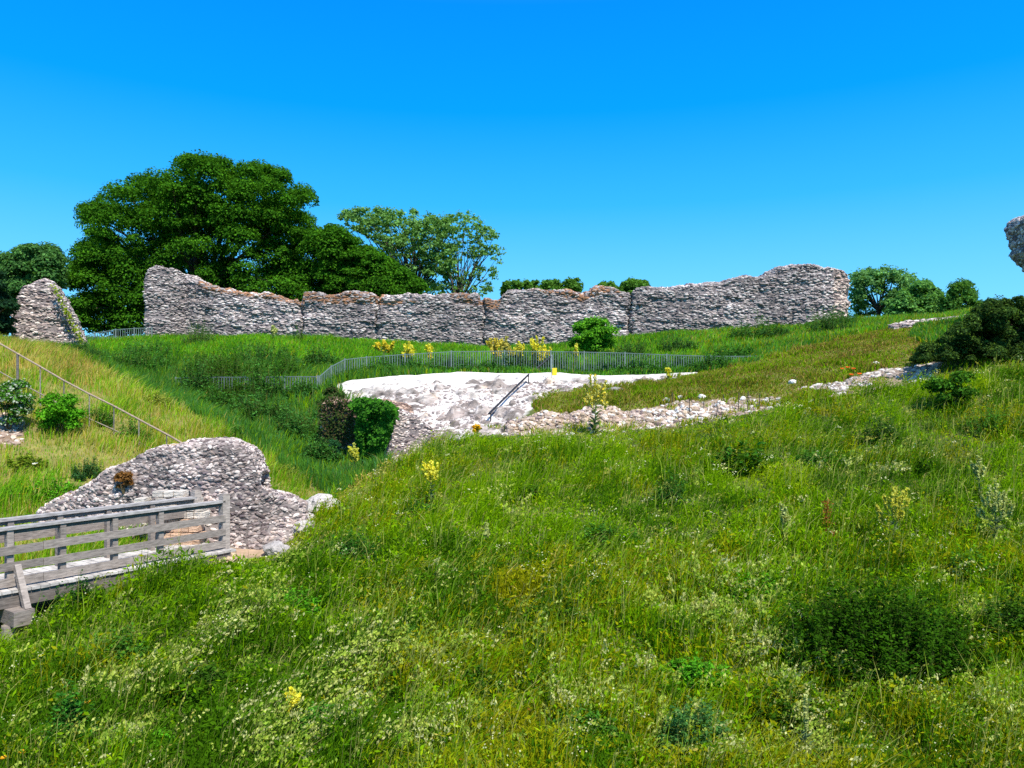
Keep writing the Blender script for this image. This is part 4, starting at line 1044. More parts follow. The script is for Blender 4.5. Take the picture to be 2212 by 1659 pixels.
# ------------------------------------------------------------------ mulleins and other flowers
def mullein(x, yb, yt, label, seed, cols=((.80, .72, .03), (.84, .78, .10), (.66, .66, .08)), br=14, Yv=None, spread=.30, name='mullein_plant', cat='wildflower', group='yellow mulleins', near=7.5, dens=1.0, leafc=((.16, .22, .10), (.12, .19, .08)), low=.35):
    b = pick(x, yb, near) if Yv is None else W(x, yb, Yv)
    if Yv is not None: b[2] = min(G(b[0], b[1]), b[2])
    top = (CY - yt) / F * b[1]
    h = top - b[2]
    r = np.random.default_rng(seed)
    t = thing(name, label, cat, b, group)
    mb = MB(); fl = []
    k = b[1] / 20
    mb.tube([b - [0, 0, .1], b + [0, 0, h * .5], b + [r.normal() * .03, 0, h]], [.014 * k + .004, .012 * k, .005 * k], 5, (.25, .30, .12))
    for f in np.linspace(h * .55, h, int(54 * dens)): fl.append(b + [r.normal() * .015 * k, r.normal() * .015 * k, f])
    for i in range(br):
        a = r.uniform(0, 2 * math.pi); z0 = h * r.uniform(low, .72); ln = h * r.uniform(.16, .34)
        d = np.array([math.cos(a), math.sin(a), 0]) * spread * h * r.uniform(.25, .75)
        p0 = b + [0, 0, z0]; p1 = p0 + d * .75 + [0, 0, ln * .35]; p2 = p0 + d + [0, 0, ln]
        p2[2] = min(p2[2], b[2] + h * .98)
        mb.tube([p0, p1, p2], [.007 * k, .006 * k, .004 * k], 4, (.28, .33, .12))
        for f in np.linspace(.25, 1, int(32 * dens)):
            q = p1 + (p2 - p1) * ((f - .25) / .75); fl.append(q + r.normal(size=3) * .012 * k)
    mb.build('stem', M_grass, t)
    fl = np.array(fl); fl = np.repeat(fl, 2, 0) + r.normal(size=(len(fl) * 2, 3)) * .012 * k
    n_ = unit(r.normal(size=fl.shape) + [0, -.4, .5]); a_ = unit(np.cross(n_, r.normal(size=fl.shape))); b2 = np.cross(n_, a_)
    s = r.uniform(.03, .06, len(fl)) * (.5 + .8 * k)
    V, q = leaf_quads(fl, a_, b2, s, s)
    cols = np.array(cols); c = cols[r.integers(0, len(cols), len(fl))] * r.uniform(.8, 1.15, (len(fl), 1))
    mesh_np('blossoms', V, [q], M_flower, np.repeat(c, 4, 0), t, False, b)
    m = 46
    z = r.uniform(0, .55, m) ** 1.3 * h; a = r.uniform(0, 2 * math.pi, m); L = h * .20 * (1.1 - z / h)
    d = np.stack([np.cos(a), np.sin(a), np.full(m, .45)], 1); d = unit(d)
    P = b + np.stack([0 * z, 0 * z, z], 1) + d * (L * .5)[:, None]
    side = unit(np.cross(d, [0, 0, 1.]))
    V, q = leaf_quads(P, d, side, L, L * .3)
    lc = np.array(leafc)[r.integers(0, len(leafc), m)] * r.uniform(.8, 1.2, (m, 1))
    mesh_np('leaves', V, [q], M_leaf, np.repeat(lc, 4, 0), t, False, b)
    return t
PALE = ((.45, .50, .16), (.52, .56, .20), (.36, .42, .12))
mullein(931, 1095, 995, 'tall bright yellow mullein standing alone at the left of the bank', 401, br=16)
mullein(766, 1040, 958, 'yellow-green branched mullein in the gully beside the path', 402, cols=((.62, .60, .05), (.55, .56, .10)), br=14, near=20)
mullein(1930, 1200, 1052, 'large candelabra mullein with many yellow-green arms on the right bank', 403, cols=((.58, .56, .05), (.48, .50, .08), (.66, .62, .08)), br=22, spread=.34)
mullein(1690, 1180, 1090, 'faded pale mullein left of the rusty dock stalk', 404, cols=PALE, br=7, spread=.25)
mullein(2150, 1180, 1040, 'pale green broad mullein near the right edge of the bank', 405, cols=PALE, br=22, spread=.36)
mullein(1286, 938, 808, 'tall pale yellow mullein in front of the white chalk strip', 406, cols=((.66, .62, .16), (.56, .56, .16), (.72, .58, .04)), br=16, near=24)
mullein(630, 1575, 1485, 'yellow mullein buried in the grass at the bottom left', 407, br=12)
mullein(883, 808, 737, 'bright yellow mullein behind the railings left of the smaller one', 408, Yv=40, br=12)
mullein(928, 808, 743, 'slim yellow mullein behind the railings', 409, Yv=40, br=6, spread=.16)
mullein(1068, 808, 730, 'orange-yellow mullein leftmost of the crowded yellow group', 410, Yv=41, br=18, cols=((.72, .58, .06), (.70, .62, .12)))
mullein(1094, 808, 727, 'broad soft-yellow mullein in the middle of the crowded group', 411, Yv=41.5, br=20, cols=((.62, .54, .10), (.55, .50, .12)), spread=.4)
mullein(1120, 808, 738, 'yellow mullein at the right end of the crowded group', 412, Yv=40.5, br=14)
mullein(1160, 808, 727, 'tallest yellow mullein beside the short black rail', 413, Yv=40.2, br=18, spread=.3)
mullein(1176, 808, 745, 'low bushy yellow mullein touching the short black rail', 414, Yv=40, br=14, spread=.35)
mullein(1244, 785, 742, 'small yellow mullein at the left of the elder bush', 415, Yv=41, br=3, spread=.1)
mullein(1443, 830, 795, 'short yellow mullein on the right tip of the chalk strip', 416, Yv=34, br=4, spread=.15)
mullein(829, 775, 735, 'low golden flowers behind the railings at their left bend', 417, Yv=41, br=14, spread=.6, cols=((.76, .60, .04), (.78, .68, .06)))
mullein(1030, 945, 918, 'small golden flower head on the crest of the bank', 418, br=8, spread=.5, near=24, cols=((.75, .45, .02),))
mullein(590, 738, 704, 'pale yellow tuft against the foot of the wall', 419, Yv=49, br=6, cols=PALE)
mullein(1050, 1190, 1130, 'cream-green mullein bud spike in the middle of the bank', 420, cols=PALE, br=6, spread=.2)
mullein(2115, 1080, 985, 'pale feathery mullein above the right edge of the bank', 421, cols=PALE, br=10, spread=.25)
mullein(1740, 1640, 1500, 'pale leafy spike at the bottom right of the bank', 422, cols=PALE, br=3, spread=.1)

def dock(x, yb, yt, label, seed):
    b = pick(x, yb); h = (yb - yt) / F * b[1]
    r = np.random.default_rng(seed); t = thing('dock_plant', label, 'wild plant', b, 'rusty dock stalks')
    mb = MB(); mb.tube([b, b + [.02, 0, h]], [.012, .006], 5, (.22, .09, .03)); mb.build('stem', M_grass, t)
    P = b + np.stack([r.normal(size=240) * .05, r.normal(size=240) * .05, r.uniform(.3, 1, 240) * h], 1)
    n_ = unit(r.normal(size=P.shape)); a_ = unit(np.cross(n_, r.normal(size=P.shape)))
    V, q = leaf_quads(P, a_, np.cross(n_, a_), r.uniform(.02, .05, 240), r.uniform(.02, .04, 240))
    mesh_np('blossoms', V, [q], M_flower, np.repeat(np.array([.34, .11, .025]) * r.uniform(.7, 1.3, (240, 1)), 4, 0), t, False, b)
dock(1785, 1165, 1080, 'rusty red dock stalk between the two pale mulleins', 431)
dock(1800, 1185, 1148, 'short rusty dock stalk at the foot of the taller one', 432)
dock(1690, 1450, 1412, 'rust-brown dock stalk left of the dark nettle patch', 433)
dock(1712, 1452, 1418, 'second rust-brown dock stalk touching the nettle patch', 434)

def blossom(name, x, y, label, seed, col, size, hgt, group, n=1, near=7.5, Yv=None, cat='flower'):
    """one flower head of real petals on its stalk"""
    b = pick(x, y, near); k = b[1] / 20
    r = np.random.default_rng(seed); t = thing(name, label, cat, b, group)
    tp_ = b + np.array([r.normal() * .02, -.02, hgt])
    mb = MB(); mb.tube([b, tp_], [.006 * k + .002, .004 * k + .002], 5, (.10, .22, .04)); mb.build('stem', M_grass, t)
    a = np.arange(6) * math.pi / 3 + r.uniform(0, 1)
    d = unit(np.stack([np.cos(a), np.sin(a) * .8 - .2, np.full(6, .5)], 1))
    P = tp_ + d * size * .5; sd_ = unit(np.cross(d, [0, -.5, 1.]))
    V, q = leaf_quads(P, d, sd_, np.full(6, size), np.full(6, size * .9))
    mesh_np('petals', V, [q], M_flower, np.repeat(np.array([col]) * r.uniform(.85, 1.15, (6, 1)), 4, 0), t, False, b)
OR = (.80, .17, .03)
for k, (x, y, lab) in enumerate([(1818, 806, 'orange poppy at the upper left of the poppy patch'), (1832, 803, 'orange poppy at the top of the poppy patch'), (1843, 806, 'orange poppy in the middle of the poppy patch'),
                                 (1838, 819, 'orange poppy lowest in the poppy patch'), (1856, 817, 'orange poppy at the right of the poppy patch')]):
    blossom('poppy', x, y, lab, 500 + k, OR, .11, .16, 'orange poppies on the ramp', near=26.8)
for k, (x, y, lab) in enumerate([(50, 1065, 'yellow flower highest on the slope above the bridge'), (56, 1070, 'yellow flower just below the highest one on the slope'), (79, 1075, 'yellow flower nearest the flint ruin'),
                                 (38, 1086, 'yellow flower lowest on the slope above the bridge'), (50, 1086, 'yellow flower beside the lowest one on the slope'), (197, 1095, 'yellow flower growing on the flint ruin above the bridge rail'),
                                 (85, 920, 'lone yellow flower beside the bare rubble patch')]):
    blossom('buttercup', x, y, lab, 520 + k, (.85, .60, .02), .085, .2, 'yellow flowers on the left slope')
for k, (x, y, lab) in enumerate([(165, 1518, 'orange flower at the top left of the bottom flower group'), (178, 1530, 'orange flower in the middle of the bottom flower group'), (196, 1525, 'orange flower at the right of the bottom flower group'),
                                 (132, 1552, 'orange flower lowest of the bottom flower group'), (48, 1640, 'yellow flower in the bottom left corner'), (8, 1655, 'yellow flower at the left frame edge')]):
    blossom('marigold', x, y + 40, lab, 540 + k, (.82, .42, .02), .05, .30, 'orange flowers at the bottom left')
blossom('daisy', 75, 1020, 'lone white flower in the yellow slope grass', 560, (.85, .82, .75), .09, .2, None)

# ------------------------------------------------------------------ grass
def visible_xy(n, y0, y1, r, power=1.0, margin=2.5):
    """random ground points, denser near the camera, a little wider than the view"""
    a = 1 - power + 1
    u = r.uniform(size=n)
    Y = (y0 ** a + u * (y1 ** a - y0 ** a)) ** (1 / a) if abs(a) > 1e-6 else y0 * (y1 / y0) ** u
    X = r.uniform(-1, 1, n) * (.70 * Y + margin)
    return X, Y

def blades(X, Y, h, w, cols, r, lean=.45, windx=.25, tipcol=None):
    n = len(X); Z = G(X, Y)
    b = np.stack([X, Y, Z - .03], 1)
    a = r.uniform(0, 2 * math.pi, n)
    d = np.stack([np.cos(a), np.sin(a)], 1) * np.abs(r.normal(size=(n, 1))) * lean
    wf = fbm(np.stack([X, Y], -1) * .7, 88, 2) - .5
    d[:, 0] += windx + wf * .9
    d[:, 1] += (fbm(np.stack([X, Y], -1) * .7, 89, 2) - .5) * .7
    f = r.uniform(0, 2 * math.pi, n); s = np.stack([np.cos(f), np.sin(f) * .5, 0 * f], 1) * (w / 2)[:, None]
    dv = np.c_[d, np.zeros(n)]
    mid = b + dv * (h * .35)[:, None] + np.c_[np.zeros((n, 2)), h * .6]
    tip = b + dv * h[:, None] + np.c_[np.zeros((n, 2)), h * np.clip(1 - .25 * np.linalg.norm(d, axis=1), .3, 1)]
    V = np.stack([b - s, b + s, mid + s * .8, mid - s * .8, tip], 1).reshape(-1, 3)
    i = np.arange(n)[:, None] * 5
    c = np.repeat(cols[:, None], 5, 1)
    if tipcol is not None: c[:, 4] = tipcol
    return V, i + np.array([[0, 1, 2, 3]]), i + np.array([[3, 2, 4]]), c.reshape(-1, 3)

def herb(X, Y, hl, hh, L, cols, r, upn=.6, rat=1.0):
    """small leaves held through the sward"""
    n = len(X); Z = G(X, Y) + r.uniform(size=n) ** .7 * (hh - hl) + hl
    P = np.stack([X, Y, Z], 1)
    nrm = unit(r.normal(size=(n, 3)) * .8 + [0, -.15, upn]); a = unit(np.cross(nrm, r.normal(size=(n, 3)))); b = np.cross(nrm, a)
    V, q = leaf_quads(P, a, b, L, L * r.uniform(.3, .75, n) * rat)
    return V, q, np.repeat(cols, 4, 0)

def mixcol(pal, w, n, r):
    """pal (k,3), w (n,k)"""
    w = w / w.sum(1, keepdims=True); cw = np.cumsum(w, 1); k = (r.uniform(size=(n, 1)) > cw).sum(1).clip(0, len(pal) - 1)
    return np.array(pal)[k] * r.uniform(.72, 1.28, (n, 1))

def sward(name, label, parts):
    V, Q, T, Cc, o = [], [], [], [], 0
    for p in parts:
        if len(p) == 4: v, q, t, c = p; T.append(t + o)
        else: v, q, c = p
        V.append(v); Q.append(q + o); Cc.append(c); o += len(v)
    f = [np.concatenate(Q)] + ([np.concatenate(T)] if T else [])
    return tag(mesh_np(name, np.concatenate(V), f, M_grass, np.concatenate(Cc)), label, 'grass', kind='stuff')

VIVID, DEEPG, OLIVE, STRAW, PALEG, RUST = [.172, .325, .004], [.064, .160, .005], [.270, .285, .006], [.46, .37, .08], [.34, .41, .08], [.30, .12, .02]
LIME = [.29, .41, .007]

# foreground bank
r = np.random.default_rng(61)
def bank_w(X, Y):
    p = np.stack([X, Y], -1)
    a = fbm(p * .45, 41, 4); b = fbm(p * .9 + 30, 42, 4); c = fbm(p * .35 + 9, 43, 3)
    col = CX + X / Y * F
    mid = smooth(18, 11, Y) * smooth(700, 1250, col)                 # olive, drier lower middle
    w_v = .2 + 1.6 * smooth(.42, .6, a); w_d = .15 + 1.5 * smooth(.45, .62, b)
    w_o = .15 + 1.3 * smooth(.48, .62, c) + 1.1 * mid; w_s = .03 + .25 * smooth(.55, .68, c) + .07 * mid
    w_l = .1 + .8 * smooth(.5, .65, fbm(p * .6 + 77, 44, 3)) * smooth(12, 20, Y) + .3 * smooth(10, 8.5, Y)
    w_p = .05 + .3 * smooth(.55, .7, fbm(p * .8 + 55, 45, 3)); w_r = .012 + .1 * smooth(.62, .72, b) * mid
    edge_ = smooth(1.3, .2, np.hypot(X - np.interp(Y, crest[:11, 1], crest[:11, 0]), 0 * X)) * smooth(19.5, 21, Y) * smooth(26.2, 25, Y)
    w_s = w_s + 1.6 * edge_; w_r = w_r + .5 * edge_
    big = smooth(.42, .60, fbm(p * .28 + 3, 46, 4)); w_d = w_d * (.35 + 2.2 * big); w_l = w_l * (1.6 - big); w_v = w_v * (1.3 - .5 * big)
    w = np.stack([w_v, w_d, w_o, w_s, w_l, w_p, w_r], 1)
    w = w ** 1.7
    dk = smooth(1.5, .4, np.hypot((X - 6.1) / 1.9, (Y - 12.4) / 1.5) + (a - .5) * 1.5) + .8 * smooth(1.3, .4, np.hypot((X + 7.0) / 1.6, (Y - 12.6) / 1.2) + (b - .5) * 1.5)  # nettle ground, plus shade below the bridge put into the grass colour
    w[:, 1] += 3.0 * dk + .9 * smooth(2.5, 5.5, X) * smooth(16.5, 13.5, Y) * (a + .4) + .5 * smooth(-2, -4.5, X) * smooth(14, 12, Y); w[:, 3] *= 1 - .8 * dk; w[:, 5] *= 1 - .8 * dk; w[:, 4] *= 1 - .7 * dk; w[:, 2] *= 1 - .6 * dk
    ul = smooth(14, 19, Y) * smooth(7, 2, X)
    w[:, 0] += .9 * ul; w[:, 4] += .35 * ul
    return w
BP = [VIVID, DEEPG, OLIVE, STRAW, LIME, PALEG, RUST]
def bank_h(X, Y):
    p = np.stack([X, Y], -1)
    near_path = smooth(.6, 2.6, np.hypot(X + 5.75, (Y - 16.3)))
    cc_ = CX + X / np.maximum(Y, 1) * F
    low_ = 1 - .72 * smooth(24.2, 25.6, Y) * smooth(1000, 1090, cc_) * smooth(1720, 1640, cc_)
    return (.2 + .8 * near_path) * low_ * (.08 + .34 * smooth(.34, .68, fbm(p * 1.1, 47, 4)) + .26 * smooth(.42, .68, fbm(p * 2.6, 48, 3)))
X, Y = visible_xy(230000, 7.3, 27.2, r, 1.25)
k = inpoly(X, Y, PA); X, Y = X[k], Y[k]; n = len(X)
h = bank_h(X, Y) * r.uniform(.55, 1.25, n)
p1 = blades(X, Y, h, (.007 + .0012 * Y) * (1 - .4 * smooth(13, 21, Y)) * r.uniform(.6, 1.5, n), mixcol(BP, bank_w(X, Y), n, r), r, .55)
X, Y = visible_xy(300000, 7.3, 27.2, r, 1.25)
k = inpoly(X, Y, PA); X, Y = X[k], Y[k]; n = len(X)
hh = bank_h(X, Y)
p2 = herb(X, Y, .02, hh * 1.0, (.036 + .0038 * Y) * (1 - .42 * smooth(13, 21, Y)) * r.uniform(.35, 1.6, n), mixcol(BP, bank_w(X, Y), n, r), r, .35, .62)
X, Y = visible_xy(13000, 7.4, 26.6, r, 1.2)
k = inpoly(X, Y, PA) & (fbm(np.stack([X, Y], -1) * .9, 96, 3) > .44); X, Y = X[k], Y[k]; n = len(X)
p3_ = blades(X, Y, (bank_h(X, Y) + .22) * r.uniform(.9, 1.6, n), (.006 + .0007 * Y) * r.uniform(.7, 1.3, n), np.array([[.24, .34, .03], [.30, .36, .06], [.36, .36, .09], [.17, .30, .02]])[r.integers(0, 4, n)] * r.uniform(.8, 1.2, (n, 1)), r, .45, .35)
sward('meadow_grass', 'rough green meadow grass and herbs over the near bank', [p1, p2, p3_])
# pale feathery seed heads and bedstraw plumes drifting over it
def plumes(X, Y, stems, hmul, pal, r, m=13, ln=(.10, .24), fs=1.0, fat=.018):
    n = len(X)
    k = np.repeat(np.arange(n), stems)
    bx = X[k] + r.normal(size=len(k)) * .10; by = Y[k] + r.normal(size=len(k)) * .10
    hb = bank_h(bx, by) * hmul * r.uniform(.75, 1.25, len(k)) + .05
    wf = np.stack([.45 + (fbm(np.c_[bx, by] * .6, 88, 2) - .5) * 1.6, (fbm(np.c_[bx, by] * .6, 89, 2) - .5) * 1.2], 1) + r.normal(size=(len(k), 2)) * .3
    L = r.uniform(*ln, len(k))
    d = unit(np.c_[wf, np.full(len(k), 1.0)])
    base = np.c_[bx, by, G(bx, by) + hb * .75]
    kk = np.repeat(np.arange(len(k)), m); t = r.uniform(0, 1, len(kk))
    dd = d[kk] + np.c_[wf[kk] * t[:, None] * .5, -t * .35]
    P = base[kk] + dd * (L[kk] * t)[:, None] + r.normal(size=(len(kk), 3)) * (fat * (1.3 - t))[:, None]
    a = unit(d[kk] + r.normal(size=(len(kk), 3)) * .55); nr_ = unit(r.normal(size=(len(kk), 3))); b = unit(np.cross(a, nr_))
    s_ = (.013 + .0031 * by[kk]) * r.uniform(.5, 1.5, len(kk)) * fs
    V, q = leaf_quads(P, a, b, s_, s_ * .55)
    pal = np.array(pal); c = pal[r.integers(0, len(pal), n)][k][kk] * r.uniform(.75, 1.2, (len(kk), 1))
    # the bent stalks that carry them
    f = r.uniform(0, 2 * math.pi, len(k)); sd_ = np.stack([np.cos(f), np.sin(f) * .4, 0 * f], 1) * (.0016 + .00022 * by)[:, None]
    b0 = np.c_[bx, by, G(bx, by)] - np.c_[wf * .12, 0 * bx]; tipp = base + d * (L * .8)[:, None]
    SV = np.stack([b0 - sd_, b0 + sd_, base + sd_, base - sd_, tipp], 1).reshape(-1, 3); i_ = np.arange(len(k))[:, None] * 5
    sc = np.repeat(np.array([[.30, .32, .09]]) * r.uniform(.7, 1.3, (len(k), 1)), 5, 0)
    o = len(V)
    return np.concatenate([V, SV]), np.concatenate([q, i_ + np.array([[0, 1, 2, 3]]) + o]), i_ + np.array([[3, 2, 4]]) + o, np.concatenate([np.repeat(c, 4, 0), sc])
X, Y = visible_xy(15000, 7.5, 26.5, r, 1.25)
p = np.stack([X, Y], -1); col = CX + X / Y * F
drift = 0 * X
for dx_, dy_, rx_, ry_, am_ in [(1590, 1320, .75, .5, 1), (1560, 1370, .5, .4, .8), (830, 1440, .8, .35, 1), (770, 1475, .6, .3, .9), (640, 1590, .6, .4, 1), (600, 1640, .5, .3, .8), (1720, 1460, .7, .3, 1), (1660, 1440, .4, .3, .8),
                                (290, 1500, .6, .35, .8), (470, 1370, .8, .4, .8), (560, 1330, .5, .35, .7), (1500, 1620, .5, .3, .8), (1890, 1490, .45, .2, 1), (1960, 1500, .35, .2, .9), (2110, 1350, .4, .3, .9), (1900, 1010, .9, .5, .5),
                                (2150, 1140, .6, .5, .8), (1110, 1090, .5, .4, .6), (880, 1630, .5, .25, .8), (1740, 1580, .25, .4, 1), (2110, 1560, .6, .3, .8), (1230, 1560, .6, .25, .5), (1000, 1620, .5, .2, .6), (240, 1640, .4, .2, .8), (1350, 1460, .4, .25, .5), (930, 1290, .5, .3, .5), (1420, 1310, .4, .3, .5)]:
    c_ = pick(dx_, min(dy_ + 12, 1655))
    e_ = fbm(p * 2.2 + dx_, 92, 3)
    drift = np.maximum(drift, am_ * smooth(1.5, .3, np.hypot((X - c_[0]) / rx_, (Y - c_[1]) / (ry_ * 1.8)) + (e_ - .5) * 1.6))
prob = .015 + 1.15 * drift + .10 * smooth(.60, .70, fbm(p * .75 + 4, 91, 4)) + .03 * smooth(14, 9, Y)
prob *= 1.5 * (.35 + .65 * smooth(22, 14, Y))
k = inpoly(X, Y, PA) & (r.uniform(size=len(X)) < prob * .50); X, Y = X[k], Y[k]
q1 = plumes(X, Y, 4, 1.0, [[.44, .53, .08], [.36, .48, .06], [.54, .58, .16], [.30, .44, .05], [.58, .58, .24]], r, m=9)
X, Y = visible_xy(1500, 7.5, 26.8, r, 1.2)
k = inpoly(X, Y, PA); X, Y = X[k], Y[k]
q2 = plumes(X, Y, 3, 1.35, [[.40, .38, .07], [.34, .36, .05], [.28, .37, .04], [.44, .44, .10]], r, m=6, ln=(.08, .2), fat=.006, fs=.75)
sward('wild_flowers', 'pale feathery seed heads and bedstraw drifting over the near bank', [(q1[0], q1[1], q1[2], q1[3]), (q2[0], q2[1], q2[2], q2[3])])
bpy.data.objects['wild_flowers']['category'] = 'wildflowers'
X, Y = visible_xy(2200, 7.5, 26, r, 1.3)
k = inpoly(X, Y, PA) & (r.uniform(size=len(X)) < .12 + .5 * smooth(.55, .66, fbm(np.stack([X, Y], -1) * .6, 93, 3))); X, Y = X[k], Y[k]; n = len(X)
m = 7
PX = (X[:, None] + r.normal(size=(n, m)) * .05).ravel(); PY = (Y[:, None] + r.normal(size=(n, m)) * .05).ravel()
P = np.stack([PX, PY, G(PX, PY) + np.repeat(bank_h(X, Y) * 1.05, m) * r.uniform(.85, 1.1, n * m) + .04], 1)
nrm = unit(r.normal(size=P.shape) * .6 + [0, -.5, .8]); a = unit(np.cross(nrm, r.normal(size=P.shape)))
s_ = (.012 + .0012 * PY) * r.uniform(.6, 1.3, len(P))
V, q = leaf_quads(P, a, np.cross(nrm, a), s_, s_ * .9)
tag(mesh_np('small_flowers', V, [q], M_flower, np.repeat(np.array([[.66, .66, .36]]) * r.uniform(.75, 1.15, (len(P), 1)), 4, 0)), 'tiny cream-white blossoms speckling the near bank', 'wildflowers', kind='stuff')

# left slope: yellow-green, strawy towards the top
r = np.random.default_rng(62)
X, Y = visible_xy(330000, 11, 44, r, 1.0)
k = near_poly(X, Y, PF, .3, 15) & ~near_poly(X, Y, PRB, .2) & ~near_poly(X, Y, PPA, .15); X, Y = X[k], Y[k]; n = len(X)
p = np.stack([X, Y], -1); Zt = G(X, Y)
pat = smooth(.46, .58, fbm(p * .55, 50, 4))
top_ = smooth(-.2, 1.4, Zt); near_ = smooth(21.5, 18.5, Y)
rd = smooth(.0, 2.2, Y - np.interp(X, ridge[:, 0], ridge[:, 1]) + 2.2)       # close to the ridge
w = np.stack([.12 + 1.1 * pat + .8 * near_ + .5 * smooth(.5, .65, fbm(p * .5, 51, 3)), .08 + .5 * pat, .7 + 0 * X, .30 + 1.5 * top_ + .35 * smooth(.5, .65, fbm(p * .7, 52, 3)), .55 + .5 * rd, .25 + .3 * rd, .02 + .6 * top_ * smooth(.45, .6, fbm(p, 53, 3))], 1)
h = (.12 + .52 * smooth(.3, .75, fbm(p * 1.0, 54, 4))) * r.uniform(.6, 1.3, n)
c = mixcol([[.17, .38, .012], [.10, .24, .014], [.33, .35, .025], [.52, .40, .11], [.27, .46, .02], [.46, .47, .14], [.42, .22, .06]], w, n, r)
p1 = blades(X, Y, h, .024 * r.uniform(.6, 1.4, n), c, r, .35, .2)
sward('slope_grass', 'yellowing long grass on the left slope beside the stair handrail', [p1])

# dark bank behind the ridge
r = np.random.default_rng(63)
X, Y = visible_xy(150000, 20, 41, r, .8)
k = (X < -4.2) & ~inpoly(X, Y, PF) & ~inpoly(X, Y, PA) & ~near_poly(X, Y, PCH, .2) & ~near_poly(X, Y, PPA, .2); X, Y = X[k], Y[k]; n = len(X)
k = (Y < 40.8); X, Y = X[k], Y[k]; n = len(X)
p = np.stack([X, Y], -1)
w = np.stack([.12 + .55 * smooth(.48, .62, fbm(p * .4, 55, 3)), 1.4 + 0 * X, .18 + 0 * X, .03 + 0 * X, .03 + 0 * X, .05 + 0 * X, .45 + 0 * X], 1)
c = mixcol([VIVID, [.075, .215, .022], [.16, .24, .024], STRAW, LIME, [.20, .30, .09], [.06, .19, .05]], w, n, r)
h = (.30 + .45 * fbm(p * .7, 56, 3)) * r.uniform(.6, 1.35, n)
p1 = blades(X, Y, h, .036 * r.uniform(.6, 1.4, n), c, r, .4, .1)
sward('bank_grass', 'tall dark green grass on the bank below the half-buried railings', [p1])

# terrace below the long wall, ramp
r = np.random.default_rng(64)
X, Y = visible_xy(230000, 31, 54, r, .8)
k = (~inpoly(X, Y, PF)) & ~near_poly(X, Y, PCH, .2) & ~inpoly(X, Y, PBR) & ~inpoly(X, Y, PFL) & ~inpoly(X, Y, PA) & ((Y > 40.5) | (X > -10)) & ((Y > 37.4) | (X > 10))
yw = np.interp(CX + X / Y * F, *Yf); k &= Y < yw - .05
X, Y = X[k], Y[k]; n = len(X)
p = np.stack([X, Y], -1); right = smooth(8, 14, X)
fr = smooth(42, 39.5, Y)
w = np.stack([1.0 + .6 * smooth(.45, .6, fbm(p * .35, 57, 3)), .30 + .9 * smooth(.48, .6, fbm(p * .5, 58, 3)) + 1.5 * fr, .25 + .6 * right, .05 + .22 * right * smooth(.45, .6, fbm(p * .5, 59, 3)), .75 - .3 * right - .4 * fr, .08 + .1 * right, .15 + .7 * right + .9 * fr], 1)
c = mixcol([[.115, .34, .012], [.06, .19, .02], OLIVE, [.40, .32, .10], [.18, .43, .014], PALEG, [.08, .22, .05]], np.maximum(w, .01), n, r)
h = (.18 + .42 * fbm(p * .6, 60, 3)) * r.uniform(.6, 1.35, n)
h = np.where((Y < 40.5) & (Y > 36.5), h * .9, h)
p1 = blades(X, Y, h, .045 * r.uniform(.6, 1.4, n), c, r, .4, .1)
sward('terrace_grass', 'bright green grass on the terrace below the long wall', [p1])

r = np.random.default_rng(65)
X, Y = visible_xy(330000, 26.5, 43, r, .8)
k = near_poly(X, Y, PBR, .25, 25) & ~inpoly(X, Y, PA); k &= (~near_poly(X, Y, PFR, .3) | (fbm(np.stack([X, Y], -1) * .9, 77, 3) < .46)); k &= ~near_poly(X, Y, PFL, .25)
X, Y = X[k], Y[k]; n = len(X)
p = np.stack([X, Y], -1); Zt = G(X, Y)
hi_ = smooth(.2, 2.0, Zt)
w = np.stack([.35 + 1.3 * smooth(.46, .6, fbm(p * .5, 66, 3)), .2 + .25 * smooth(.5, .62, fbm(p * .9, 67, 3)), 1.1 + 0 * X, .18 + .3 * hi_, .1 + 0 * X, .05 + 0 * X, .1 + .5 * hi_ * smooth(.42, .6, fbm(p * .7, 68, 3))], 1)
c = mixcol([VIVID, DEEPG, [.22, .22, .025], [.38, .26, .085], LIME, PALEG, [.25, .14, .05]], w, n, r)
h = (.10 + .20 * smooth(.4, .7, fbm(p * .8, 69, 3))) * r.uniform(.6, 1.4, n)
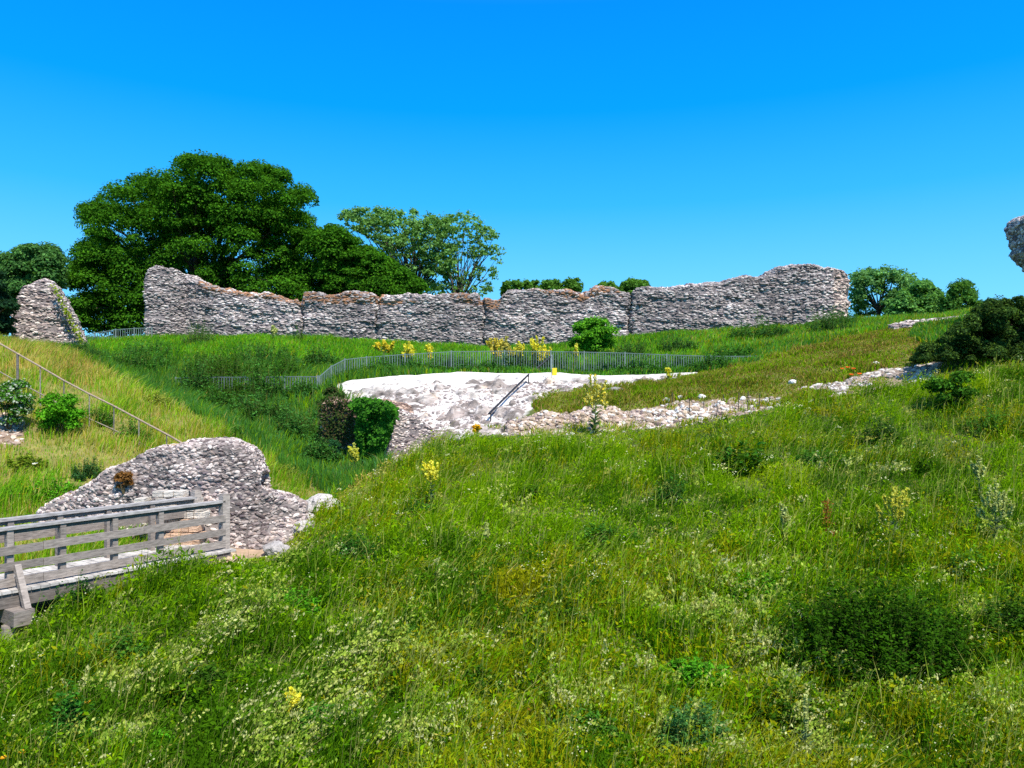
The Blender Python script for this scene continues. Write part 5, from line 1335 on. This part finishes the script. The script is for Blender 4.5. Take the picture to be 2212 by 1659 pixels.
p1 = blades(X, Y, h, .042 * r.uniform(.6, 1.4, n), c, r, .6, .1)
sward('ramp_grass', 'short browning turf on the ramp rising to the right', [p1])

# sparse grass over flint strip edges and far ground behind the walls
r = np.random.default_rng(66)
X, Y = visible_xy(60000, 26.4, 31, r, .8)
k = near_poly(X, Y, PFL, .6) & (fbm(np.stack([X, Y], -1) * 1.3, 80, 3) > .54); X, Y = X[k], Y[k]; n = len(X)
w = np.tile([.6, .3, .8, .35, .3, .1, .05], (n, 1)).astype(float)
p1 = blades(X, Y, r.uniform(.08, .34, n), .03 * r.uniform(.6, 1.4, n), mixcol(BP, w, n, r), r, .5)
X2, Y2 = visible_xy(60000, 51, 68, r, .8)
k = Y2 > np.interp(CX + X2 / Y2 * F, *Yf) + 2.2; X2, Y2 = X2[k], Y2[k]; n = len(X2)
w = np.tile([.6, .6, .5, .1, .1, .1, .05], (n, 1)).astype(float)
p2 = blades(X2, Y2, r.uniform(.15, .5, n), .05 * r.uniform(.6, 1.4, n), mixcol(BP, w, n, r), r, .5)
# right slope beyond the thicket
X3, Y3 = visible_xy(60000, 26.4, 44, r, .8)
k = (X3 > 13) & ~inpoly(X3, Y3, PBR) & ~inpoly(X3, Y3, PA) & ~inpoly(X3, Y3, PFR); X3, Y3 = X3[k], Y3[k]; n = len(X3)
w = np.tile([.7, .5, .7, .15, .3, .1, .02], (n, 1)).astype(float)
p3 = blades(X3, Y3, r.uniform(.12, .4, n), .035 * r.uniform(.6, 1.4, n), mixcol(BP, w, n, r), r, .5)
sward('thin_grass', 'thin grass growing through bare rubble and around the thicket', [p1, p2, p3])

# flat pale masonry cap showing on the right skyline
o = masonry(wall_rings((1925, 2100), ([1925, 2100], [40.5, 39.5]), ([1925, 2100], [705, 690]), ([1925, 1960, 2040, 2090, 2100], [703, 696, 688, 680, 684]), .9, 40, nf=6, seed=28, jag=.06, bury=.2), 29, 40, (.08, .2), None, .06, name='wall_footing', loc=W(2010, 700, 40))
tag(o, 'low pale stone footing on the skyline beside the dark thicket', 'wall footing', kind='thing')
